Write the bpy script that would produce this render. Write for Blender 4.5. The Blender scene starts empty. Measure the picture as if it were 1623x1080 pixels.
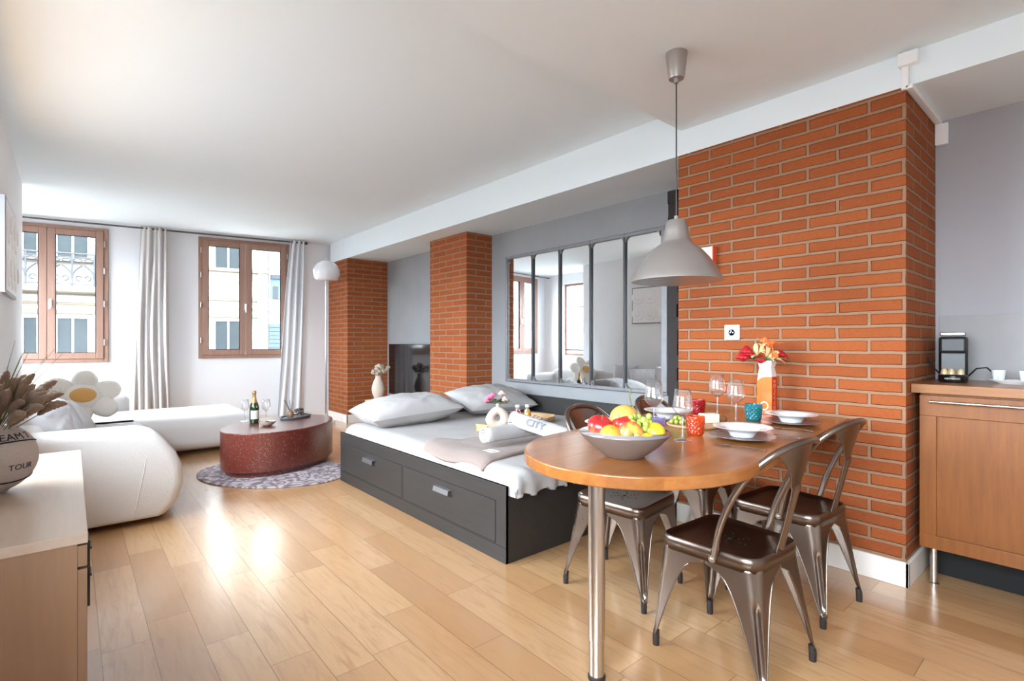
import bpy, bmesh, math, random
from mathutils import Vector, Matrix, noise
R = math.radians
PI = math.pi
random.seed(7)
sc = bpy.context.scene
COL = sc.collection

# ------------------------------------------------------------------ camera
cam = bpy.data.objects.new('camera', bpy.data.cameras.new('camera'))
COL.objects.link(cam)
cam.data.sensor_fit = 'HORIZONTAL'
cam.data.sensor_width = 36
cam.data.lens = 815.0 / 1623 * 36
cam.data.shift_y = 3.2 / 1623
cam.data.clip_start = .05
cam.data.clip_end = 200
cam.location = (0, 0, 1.2)
cam.rotation_euler = (R(90), 0, R(-40.56))
sc.camera = cam
# ------------------------------------------------------------------ sky, sun, exposure
w = bpy.data.worlds.new('sky'); sc.world = w
w.use_nodes = True
bgn = w.node_tree.nodes['Background']
bgn.inputs['Color'].default_value = (.90, .955, 1, 1)
bgn.inputs['Strength'].default_value = 11
_tc = w.node_tree.nodes.new('ShaderNodeTexCoord'); _sx = w.node_tree.nodes.new('ShaderNodeSeparateXYZ'); _cr = w.node_tree.nodes.new('ShaderNodeValToRGB')
w.node_tree.links.new(_tc.outputs['Generated'], _sx.inputs[0])
_mr = w.node_tree.nodes.new('ShaderNodeMapRange'); _mr.inputs[1].default_value = -.12; _mr.inputs[2].default_value = .12
w.node_tree.links.new(_sx.outputs[2], _mr.inputs[0]); w.node_tree.links.new(_mr.outputs[0], _cr.inputs[0]); w.node_tree.links.new(_cr.outputs[0], bgn.inputs['Color'])
_cr.color_ramp.elements[0].color = (.11, .11, .115, 1); _cr.color_ramp.elements[1].color = (.80, .895, 1, 1)   # street and roofs below, overcast sky above
sc.view_settings.view_transform = 'Standard'
sc.view_settings.look = 'None'
sc.view_settings.gamma = 1
sc.view_settings.use_curve_mapping = False
sc.view_settings.exposure = 1.75
sc.cycles.max_bounces = 10
sc.cycles.diffuse_bounces = 6
sc.cycles.transparent_max_bounces = 24
sc.cycles.caustics_reflective = False
sc.cycles.caustics_refractive = False
sc.cycles.sample_clamp_indirect = 6
sc.cycles.use_denoising = True


def area(name, loc, direction, sx, sy, power=None, color=(1, 1, 1), portal=False):
    l = bpy.data.lights.new(name, 'AREA'); l.shape = 'RECTANGLE'; l.size = sx; l.size_y = sy
    o = bpy.data.objects.new(name, l); COL.objects.link(o); o.location = loc
    o.rotation_euler = Vector(direction).to_track_quat('-Z', 'Y').to_euler()
    if portal: l.cycles.is_portal = True
    else: l.energy = power; l.color = color
    return o

# ------------------------------------------------------------------ node helpers
def s2l(c):
    return tuple(((x / 255 + .055) / 1.055) ** 2.4 if x / 255 > .04045 else x / 255 / 12.92 for x in c[:3]) + (1,)


class NT:
    def __init__(s, name):
        s.m = bpy.data.materials.new(name); s.m.use_nodes = True
        s.t = s.m.node_tree; s.b = s.t.nodes['Principled BSDF']; s.out = s.t.nodes['Material Output']

    def n(s, typ, ins={}, **kw):
        nd = s.t.nodes.new(typ)
        for k, v in kw.items(): setattr(nd, k, v)
        for k, v in ins.items():
            if isinstance(v, bpy.types.NodeSocket): s.t.links.new(v, nd.inputs[k])
            else: nd.inputs[k].default_value = v
        return nd

    def math(s, op, a, b=0.0, c=0.0):
        return s.n('ShaderNodeMath', {0: a, 1: b, 2: c}, operation=op).outputs[0]

    def mix(s, f, a, b, mode='MIX'):
        nd = s.n('ShaderNodeMix', {0: f, 6: a, 7: b}, data_type='RGBA', blend_type=mode)
        return nd.outputs[2]

    def set(s, **kw):
        for k, v in kw.items():
            i = s.b.inputs[k.replace('_', ' ')]
            if isinstance(v, bpy.types.NodeSocket): s.t.links.new(v, i)
            else: i.default_value = v
        return s

    def coord(s, kind='Object', scale=(1, 1, 1), rot=(0, 0, 0)):
        tc = s.n('ShaderNodeTexCoord')
        return s.n('ShaderNodeMapping', {'Vector': tc.outputs[kind], 'Scale': scale, 'Rotation': rot}).outputs[0]

    def noise(s, v, scale, detail=3, rough=.5):
        return s.n('ShaderNodeTexNoise', {'Vector': v, 'Scale': scale, 'Detail': detail, 'Roughness': rough}).outputs['Fac']

    def ramp(s, f, stops):
        nd = s.n('ShaderNodeValToRGB', {0: f}); cr = nd.color_ramp
        while len(cr.elements) < len(stops): cr.elements.new(.5)
        for e, (p, c) in zip(cr.elements, stops): e.position = p; e.color = c
        return nd.outputs[0]

    def bump(s, h, strength=.3, dist=.01, normal=None):
        ins = {'Height': h, 'Strength': strength, 'Distance': dist}
        if normal is not None: ins['Normal'] = normal
        nd = s.n('ShaderNodeBump', ins)
        s.t.links.new(nd.outputs[0], s.b.inputs['Normal']); return nd.outputs[0]


def plain(name, rgb, rough=.5, metal=0, bump=0, bscale=60, coat=0, var=0, vscale=5, spec=.5, sheen=0):
    t = NT(name)
    c = s2l(rgb)
    if var:
        v = t.coord()
        f = t.noise(v, vscale, 4)
        d = tuple(x * (1 - var) for x in c[:3]) + (1,)
        t.set(Base_Color=t.mix(f, c, d))
    else: t.set(Base_Color=c)
    t.set(Roughness=rough, Metallic=metal)
    t.b.inputs['Specular IOR Level'].default_value = spec
    if coat: t.set(Coat_Weight=coat, Coat_Roughness=.08)
    if sheen: t.set(Sheen_Weight=sheen, Sheen_Roughness=.6)
    if bump: t.bump(t.noise(t.coord(), bscale, 3), bump, .004)
    return t.m


def wood(name, c1, c2, rough=.4, axis='X', scale=1, coat=0, planks=0, bmp=.05):
    t = NT(name)
    sc_ = {'X': (1.2, 14, 14), 'Y': (14, 1.2, 14), 'Z': (14, 14, 1.2)}[axis]
    v = t.coord(scale=tuple(a * scale for a in sc_))
    f = t.noise(v, 3, 6, .65)
    g = t.noise(t.coord(scale=tuple(a * scale * .3 for a in sc_)), 2.5, 3, .5)
    col = t.ramp(f, [(.3, s2l(c2)), (.7, s2l(c1))])
    col = t.mix(t.math('MULTIPLY', g, .5), col, s2l(c2))
    if planks:      # glued staves across the axis
        vv = t.n('ShaderNodeSeparateXYZ', {0: t.coord()}).outputs
        a = t.math('FLOOR', t.math('DIVIDE', vv[1 if axis == 'X' else 0], planks))
        seg = t.math('FLOOR', t.math('ADD', t.math('DIVIDE', vv[0 if axis == 'X' else 1], .42), t.math('MULTIPLY', a, .37)))
        wn = t.n('ShaderNodeTexWhiteNoise', {'Vector': t.n('ShaderNodeCombineXYZ', {0: a, 1: seg}).outputs[0]}).outputs['Value']
        col = t.mix(t.math('MULTIPLY', wn, .6), col, s2l([c * .70 for c in c2]))
    t.set(Base_Color=col, Roughness=rough)
    if coat: t.set(Coat_Weight=coat, Coat_Roughness=.15)
    if bmp: t.bump(f, bmp, .001)
    return t.m


def see_through(name, tint=(1, 1, 1), rough=0, ior=1.45, dark=1.0, body=0, bodycol=(1, 1, 1)):
    """thin glass: transparent with a fresnel gloss (lets daylight through)"""
    t = NT(name); t.t.nodes.remove(t.b)
    tr = t.n('ShaderNodeBsdfTransparent', {'Color': tuple(tint) + (1,)})
    gl = t.n('ShaderNodeBsdfGlossy', {'Color': (1, 1, 1, 1), 'Roughness': rough})
    fc = t.n('ShaderNodeLayerWeight', {'Blend': .5}).outputs['Facing']
    fac = t.math('MULTIPLY', t.math('ADD', t.math('MULTIPLY', t.math('POWER', fc, 4), .8), .035), dark)
    m = t.n('ShaderNodeMixShader', {0: fac, 1: tr.outputs[0], 2: gl.outputs[0]})
    o = m.outputs[0]
    if body:
        df = t.n('ShaderNodeBsdfTranslucent', {'Color': tuple(bodycol) + (1,)})
        d2 = t.n('ShaderNodeBsdfDiffuse', {'Color': tuple(bodycol) + (1,)})
        dm = t.n('ShaderNodeMixShader', {0: .5, 1: df.outputs[0], 2: d2.outputs[0]})
        m2 = t.n('ShaderNodeMixShader', {0: body, 1: tr.outputs[0], 2: dm.outputs[0]})
        m3 = t.n('ShaderNodeMixShader', {0: fac, 1: m2.outputs[0], 2: gl.outputs[0]})
        o = m3.outputs[0]
    t.t.links.new(o, t.out.inputs[0])
    return t.m


def brick_mat():
    t = NT('brick')
    p = t.n('ShaderNodeSeparateXYZ', {0: t.n('ShaderNodeNewGeometry').outputs['Position']}).outputs
    u = t.math('SUBTRACT', t.math('ADD', p[0], p[1]), .155)
    v = t.n('ShaderNodeCombineXYZ', {0: u, 1: t.math('ADD', p[2], .003), 2: 0}).outputs[0]
    wob = t.n('ShaderNodeTexNoise', {'Vector': v, 'Scale': 9, 'Detail': 2})
    v2 = t.n('ShaderNodeVectorMath', {0: v, 1: t.n('ShaderNodeVectorMath', {0: wob.outputs['Color'], 1: (.009, .009, 0)}, operation='MULTIPLY').outputs[0]}, operation='ADD').outputs[0]
    br = t.n('ShaderNodeTexBrick', {'Vector': v2, 'Color1': s2l((158, 79, 37)), 'Color2': s2l((136, 63, 29)), 'Mortar': s2l((150, 124, 102)),
             'Scale': 1, 'Mortar Size': .0105, 'Mortar Smooth': .35, 'Bias': -.1, 'Brick Width': .29, 'Row Height': .068})
    br.offset = .5
    n1 = t.noise(v, 70, 5, .7); n2 = t.noise(v, 6, 3)
    col = t.mix(t.math('MULTIPLY', n1, .34), br.outputs['Color'], s2l((198, 128, 86)))
    col = t.mix(t.math('MULTIPLY', n2, .30), col, s2l((140, 74, 42)))
    t.set(Base_Color=col, Roughness=.9)
    t.b.inputs['Specular IOR Level'].default_value = .15
    h = t.math('ADD', t.math('MULTIPLY', t.math('SUBTRACT', 1, br.outputs['Fac']), 1.0), t.math('MULTIPLY', n1, .5))
    t.bump(h, 1.0, .014)
    return t.m


def floor_mat():
    t = NT('oak planks')
    p = t.n('ShaderNodeSeparateXYZ', {0: t.n('ShaderNodeNewGeometry').outputs['Position']}).outputs
    W, L = .158, .92
    row = t.math('FLOOR', t.math('DIVIDE', t.math('SUBTRACT', p[0], .085), W))
    r1 = t.n('ShaderNodeTexWhiteNoise', {'W': row}, noise_dimensions='1D').outputs['Value']
    yy = t.math('ADD', t.math('DIVIDE', p[1], L), t.math('MULTIPLY', r1, 7.3))
    colm = t.math('FLOOR', yy)
    rnd = t.n('ShaderNodeTexWhiteNoise', {'Vector': t.n('ShaderNodeCombineXYZ', {0: row, 1: colm}).outputs[0]}).outputs
    fx = t.math('FRACT', t.math('DIVIDE', t.math('SUBTRACT', p[0], .085), W)); fy = t.math('FRACT', yy)
    ex = t.math('MINIMUM', fx, t.math('SUBTRACT', 1, fx)); ey = t.math('MINIMUM', fy, t.math('SUBTRACT', 1, fy))
    seam = t.math('MINIMUM', t.math('MULTIPLY', ex, W), t.math('MULTIPLY', ey, L))
    gap = t.n('ShaderNodeMapRange', {0: seam, 1: .0004, 2: .0020, 3: 0, 4: 1}).outputs[0]
    gv = t.n('ShaderNodeCombineXYZ', {0: t.math('ADD', t.math('MULTIPLY', p[0], 16), t.math('MULTIPLY', rnd['Value'], 40)), 1: t.math('MULTIPLY', p[1], 1.6), 2: t.math('MULTIPLY', rnd['Value'], 30)}).outputs[0]
    gr = t.n('ShaderNodeTexNoise', {'Vector': gv, 'Scale': 1.6, 'Detail': 9, 'Roughness': .7, 'Distortion': 1.6}).outputs['Fac']
    gl = t.n('ShaderNodeTexNoise', {'Vector': gv, 'Scale': .35, 'Detail': 3, 'Distortion': .6}).outputs['Fac']
    base = t.ramp(rnd['Value'], [(0, s2l((176, 128, 82))), (.3, s2l((192, 146, 99))), (.65, s2l((204, 162, 116))), (1, s2l((184, 134, 86)))])
    col = t.mix(t.ramp(gr, [(.36, (0, 0, 0, 1)), (.52, (.22, .22, .22, 1)), (.66, (.85, .85, .85, 1))]), base, s2l((168, 122, 82)))
    kn = t.n('ShaderNodeTexVoronoi', {'Vector': t.n('ShaderNodeCombineXYZ', {0: t.math('MULTIPLY', p[0], 3.2), 1: t.math('MULTIPLY', p[1], 1.3)}).outputs[0], 'Scale': 1.0}).outputs['Distance']
    col = t.mix(t.ramp(kn, [(.012, (.95, .95, .95, 1)), (.06, (0, 0, 0, 1))]), col, s2l((105, 68, 40)))
    col = t.mix(t.math('MULTIPLY', gl, .30), col, s2l((214, 176, 132)))
    col = t.mix(gap, s2l((128, 88, 54)), col)
    rg = t.n('ShaderNodeMapRange', {0: gr, 3: .30, 4: .42}).outputs[0]
    t.set(Base_Color=col, Roughness=rg, Coat_Weight=1.0, Coat_Roughness=.2, Coat_IOR=1.8)
    t.bump(t.math('ADD', t.math('MULTIPLY', gap, 1.0), t.math('MULTIPLY', gr, .12)), .35, .0016)
    return t.m


def terrazzo():
    t = NT('red terrazzo')
    v = t.coord()
    vo = t.n('ShaderNodeTexVoronoi', {'Vector': v, 'Scale': 95, 'Randomness': 1})
    chip = t.math('LESS_THAN', vo.outputs['Distance'], .30)
    pick = t.n('ShaderNodeSeparateColor', {0: vo.outputs['Color']}).outputs
    sel = t.math('MULTIPLY', chip, t.math('GREATER_THAN', pick[0], .62))
    cc = t.ramp(pick[1], [(0, s2l((150, 80, 70))), (.4, s2l((165, 130, 118))), (.7, s2l((85, 38, 34))), (1, s2l((190, 165, 150)))])
    col = t.mix(sel, t.mix(t.noise(v, 4), s2l((92, 40, 34)), s2l((106, 48, 38))), cc)
    t.set(Base_Color=col, Roughness=.28, Coat_Weight=.4, Coat_Roughness=.2)
    return t.m


def rug_mat():
    t = NT('grey rug')
    v = t.coord()
    n = t.noise(v, 13, 6, .7); n2 = t.noise(v, 5, 3)
    vo = t.n('ShaderNodeTexVoronoi', {'Vector': v, 'Scale': 9}, feature='SMOOTH_F1').outputs['Distance']
    f = t.math('ADD', n, t.math('MULTIPLY', t.math('SINE', t.math('MULTIPLY', vo, 26)), .16))
    col = t.ramp(f, [(.36, s2l((104, 98, 106))), (.48, s2l((142, 136, 142))), (.62, s2l((184, 178, 182)))])
    col = t.mix(t.math('MULTIPLY', n2, .35), col, s2l((150, 105, 100)))
    t.set(Base_Color=col, Roughness=.95); t.bump(t.noise(v, 300), .4, .003)
    return t.m


def plate_mat():
    t = NT('patterned dinner plate')
    v = t.coord()
    wv = t.n('ShaderNodeTexWave', {'Vector': v, 'Scale': 9, 'Distortion': 9, 'Detail': 2, 'Detail Scale': 1.5}).outputs['Fac']
    n = t.noise(v, 11, 3)
    col = t.ramp(wv, [(.25, s2l((70, 58, 60))), (.55, s2l((96, 82, 82))), (.85, s2l((130, 116, 112)))])
    red = t.math('GREATER_THAN', n, .60)
    col = t.mix(t.math('MULTIPLY', red, .45), col, s2l((172, 80, 62)))
    t.set(Base_Color=col, Roughness=.35, Coat_Weight=.15)
    return t.m


def apple_mat():
    t = NT('apple skin')
    g = t.n('ShaderNodeSeparateXYZ', {0: t.coord()}).outputs
    a = t.noise(t.coord(scale=(30, 30, 4)), 2, 4); b = t.noise(t.coord(), 18, 2)
    zz = t.n('ShaderNodeMapRange', {0: g[2], 1: -.035, 2: .03}).outputs[0]
    f = t.math('ADD', t.math('MULTIPLY', a, .7), t.math('MULTIPLY', zz, .5))
    t.set(Base_Color=t.ramp(f, [(.3, s2l((222, 178, 70))), (.5, s2l((214, 100, 60))), (.75, s2l((178, 30, 36)))]), Roughness=.28, Coat_Weight=.3)
    return t.m


def brushed(name, rgb, rough=.3, axis='Z', k=1.0):
    t = NT(name)
    sc_ = {'X': (.6, 60, 60), 'Y': (60, .6, 60), 'Z': (60, 60, .6)}[axis]
    f = t.noise(t.coord(scale=sc_), 3, 4)
    b = t.noise(t.coord(), 7, 4)
    c = s2l(rgb)
    col = t.mix(t.math('MULTIPLY', b, k), c, tuple(x * .45 for x in c[:3]) + (1,))
    t.set(Base_Color=col, Metallic=1, Roughness=t.n('ShaderNodeMapRange', {0: f, 3: rough - .07, 4: rough + .1}).outputs[0])
    return t.m


M = {}
M['wall'] = plain('white wall', (238, 239, 241), .9, bump=.12, bscale=22)
M['farwall'] = plain('pale grey wall', (231, 231, 234), .9, bump=.1, bscale=22)
M['ceil'] = plain('white ceiling', (230, 239, 243), .95, bump=.05, bscale=14)
M['kwall'] = plain('kitchen wall', (166, 164, 168), .9, bump=.1, bscale=20)
M['grey'] = plain('grey plaster', (150, 150, 152), .85, bump=.25, bscale=16, var=.22, vscale=3)
M['splash'] = plain('grey splashback', (150, 146, 146), .45, var=.15, vscale=9)
M['brick'] = brick_mat()
M['floor'] = floor_mat()
M['base'] = plain('white baseboard', (232, 226, 220), .55)
M['winwood'] = wood('window wood', (166, 130, 114), (146, 110, 94), .45, 'Z', .8)
M['white'] = plain('white paint', (238, 238, 236), .45)
M['plastic'] = plain('white plastic', (240, 240, 240), .3)
M['chrome'] = plain('chrome', (205, 205, 205), .18, 1)
M['steel'] = brushed('brushed steel', (205, 198, 190), .28, 'Z', .25)
M['black'] = plain('black metal', (22, 21, 21), .45)
M['rail'] = plain('dark rod', (88, 86, 86), .4, .6)
M['glass'] = see_through('window glass', (.97, .985, .98), dark=.8)
M['wine'] = see_through('clear glass', (.985, .99, .99), ior=1.5, dark=1.7, body=.035, bodycol=(.9, .92, .95))
M['winestem'] = see_through('glass stem', (.96, .97, .98), ior=1.5, dark=2.2, body=.22, bodycol=(.9, .92, .95))
M['curtain'] = plain('curtain cloth', (204, 200, 198), .9, bump=.3, bscale=400)
M['curtain2'] = plain('light curtain cloth', (214, 216, 220), .9, bump=.3, bscale=400)
M['sofa'] = plain('white boucle', (206, 202, 200), .95, bump=.7, bscale=160, sheen=.1)
M['cushion'] = plain('white cushion', (204, 203, 207), .9, bump=.35, bscale=90)
M['plush'] = plain('plush petals', (244, 240, 232), .95, bump=.9, bscale=150, sheen=.2)
M['plushy'] = plain('plush centre', (228, 172, 96), .95, bump=.9, bscale=150, sheen=.5)
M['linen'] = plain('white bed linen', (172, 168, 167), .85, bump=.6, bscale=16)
M['bedblack'] = wood('black brown wood', (50, 47, 45), (40, 37, 35), .5, 'Y', .8)
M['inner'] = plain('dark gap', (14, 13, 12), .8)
M['alu'] = plain('satin aluminium', (188, 190, 196), .35, 1)
M['taupe'] = plain('taupe blanket', (142, 125, 118), .95, bump=.9, bscale=120, sheen=.1)
M['towel'] = plain('white towel', (186, 182, 182), .95, bump=.9, bscale=220, sheen=.1)
M['grey_thread'] = plain('grey embroidery', (122, 122, 130), .8)
M['pale_thread'] = plain('pale embroidery', (225, 218, 212), .8)
M['terrazzo'] = terrazzo()
M['rug'] = rug_mat()
M['table'] = wood('oiled beech top', (190, 124, 64), (150, 88, 40), .28, 'X', .9, coat=.35, planks=.07, bmp=0)
M['gun'] = brushed('gunmetal steel', (146, 132, 122), .30, 'Z', .4)
M['gunseat'] = brushed('gunmetal seat', (128, 112, 102), .30, 'X', .5)
M['rubber'] = plain('dark rubber', (38, 30, 28), .6)
M['bowl'] = plain('taupe stoneware', (122, 106, 98), .5, bump=.15, bscale=60, var=.12)
M['bowlin'] = plain('pale bowl glaze', (128, 120, 120), .12, coat=.5)
M['apple'] = apple_mat()
M['orange'] = plain('orange peel', (232, 150, 52), .4, bump=.35, bscale=160, var=.12, coat=.1)
M['melon'] = plain('pale orange peel', (224, 164, 82), .45, bump=.35, bscale=110, var=.15)
M['lemon'] = plain('lemon peel', (226, 186, 48), .38, bump=.3, bscale=130, var=.1)
M['grape'] = plain('green grape', (170, 182, 84), .22, var=.2, vscale=25, coat=.3)
M['grape'].node_tree.nodes['Principled BSDF'].inputs['Subsurface Weight'].default_value = .3
M['grape'].node_tree.nodes['Principled BSDF'].inputs['Subsurface Radius'].default_value = (.01, .012, .004)
M['stemg'] = plain('green brown stem', (112, 106, 62), .7)
M['porcelain'] = plain('white porcelain', (236, 235, 236), .14, coat=.4)
M['plate'] = plate_mat()
M['g_orange'] = see_through('orange glass', (1, .42, .12), ior=1.55, dark=1.5, body=.45, bodycol=(.9, .16, .02))
M['g_red'] = see_through('red glass', (.85, .05, .05), ior=1.55, dark=1.5, body=.5, bodycol=(.6, .01, .015))
M['g_teal'] = see_through('teal glass', (.3, .82, .85), ior=1.55, dark=1.5, body=.45, bodycol=(.02, .32, .38))
M['g_purple'] = see_through('violet glass', (.8, .76, .95), ior=1.55, dark=1.7, body=.16, bodycol=(.55, .48, .75))
M['vorange'] = plain('orange glaze', (238, 106, 18), .25, coat=.3)
M['vred'] = plain('red orange glaze', (204, 62, 28), .3)
M['letter'] = plain('pale letters', (224, 140, 110), .5)
M['petal_red'] = plain('red petals', (168, 18, 24), .6)
M['petal_orange'] = plain('orange petals', (232, 128, 70), .6)
M['petal_cream'] = plain('cream petals', (238, 208, 150), .6)
M['petal_pink'] = plain('pink petals', (218, 112, 142), .6)
M['petal_blush'] = plain('blush petals', (214, 182, 166), .6)
M['leaf'] = plain('green leaves', (104, 128, 72), .55)
M['leafgrey'] = plain('grey green leaves', (96, 112, 92), .6)
M['board'] = wood('pale wooden board', (214, 178, 136), (190, 150, 106), .5, 'X', 1.5)
M['cheese'] = plain('white cheese', (232, 226, 206), .6, bump=.1)
M['bread'] = plain('bread crust', (148, 92, 48), .8, bump=.4, bscale=60, var=.3)
M['shade'] = plain('grey lamp enamel', (176, 170, 167), .34, .75)
M['shadein'] = plain('white lamp inside', (228, 226, 222), .5)
M['cabinet'] = wood('oak cabinet', (142, 84, 26), (118, 64, 16), .42, 'Z', 1.0)
M['worktop'] = wood('oak worktop', (160, 104, 52), (132, 82, 40), .35, 'Y', 1.1, coat=.3)
M['dresser'] = wood('pale oak dresser', (158, 126, 100), (138, 106, 80), .42, 'Z', .7)
M['dressertop_lit'] = wood('pale oak dresser top', (196, 178, 162), (180, 158, 140), .33, 'Y', .8)  # same oak made paler, window reflection put into the top's colour
M['machine'] = plain('black machine plastic', (18, 17, 17), .3)
M['machgrey'] = plain('dark grey plastic', (34, 32, 32), .4)
M['tank'] = see_through('smoky tank', (.75, .76, .76), dark=1.2)
M['capsule'] = plain('gold capsule', (222, 196, 152), .35, .3)
M['cup'] = plain('white cup', (222, 224, 224), .2, coat=.3)
M['tv'] = plain('tv screen', (16, 15, 17), .08, spec=.9)
M['bottleg'] = plain('dark green bottle', (36, 52, 22), .08, coat=.6)
M['foil'] = plain('gold foil', (176, 140, 92), .4, .5)
M['label'] = plain('pale label', (214, 212, 206), .5)
M['mirror'] = plain('mirror glass', (236, 240, 242), .015, 1)
M['mframe'] = plain('zinc frame', (136, 135, 137), .5, .35, var=.3, vscale=18)
M['mdark'] = plain('dark bar', (72, 70, 72), .5, .3)
M['post'] = plain('dark timber', (34, 22, 20), .7, bump=.6, bscale=30)
M['fuzz'] = plain('fuzzy ball vase', (196, 184, 176), .95, bump=1.0, bscale=260, sheen=.1)
M['seam'] = plain('black seam', (28, 24, 26), .8)
M['ink'] = plain('dark print', (60, 52, 60), .8)
M['plume'] = plain('brown plume', (156, 132, 112), .95, bump=.9, bscale=160, var=.5, vscale=22, sheen=.1)
M['plumelight'] = plain('pale plume fringe', (196, 182, 168), .95)
M['ceramic'] = plain('beige ceramic', (196, 180, 166), .6)
M['dried'] = plain('dried flowers', (176, 160, 142), .9)
M['pine'] = wood('light pine', (216, 184, 140), (196, 158, 108), .5, 'Y', 1.2)
M['tray'] = wood('bamboo tray', (206, 170, 122), (184, 144, 96), .5, 'X', 1.2)
M['juiceo'] = plain('orange juice', (240, 158, 20), .12, coat=.5)
M['juicer'] = plain('red juice', (172, 52, 52), .12, coat=.5)
M['croissant'] = plain('croissant crust', (150, 92, 36), .5, bump=.3, var=.5, vscale=30)
M['stone'] = plain('grey stone tray', (96, 98, 102), .5, var=.2)
M['driedb'] = plain('brown dried pods', (100, 84, 78), .8, var=.5, vscale=40)
M['diffuser'] = plain('brown glass jar', (132, 98, 76), .3)
M['lampwhite'] = plain('glossy white shade', (232, 232, 238), .15, coat=.4)
M['thermo'] = plain('cream box', (232, 222, 206), .4)
M['redtrim'] = plain('orange red trim', (226, 92, 60), .4)
M['facade'] = plain('pale stone facade', (154, 151, 144), .9, var=.08, vscale=2)
M['facadet'] = plain('cream stone band', (92, 82, 66), .9)
M['pane'] = plain('dark street window', (38, 44, 46), .6, var=.5, vscale=1.2, spec=.1)
M['iron'] = plain('wrought iron', (20, 21, 26), .6)
M['slate'] = plain('blue shop front', (66, 96, 122), .7)
M['shutter'] = plain('blue grey shutter', (50, 66, 78), .7)
M['street'] = plain('street asphalt', (120, 120, 120), .9)
M['relief'] = plain('white relief panel', (238, 236, 236), .5)
M['relieff'] = plain('grey relief frame', (138, 138, 144), .5)

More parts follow.
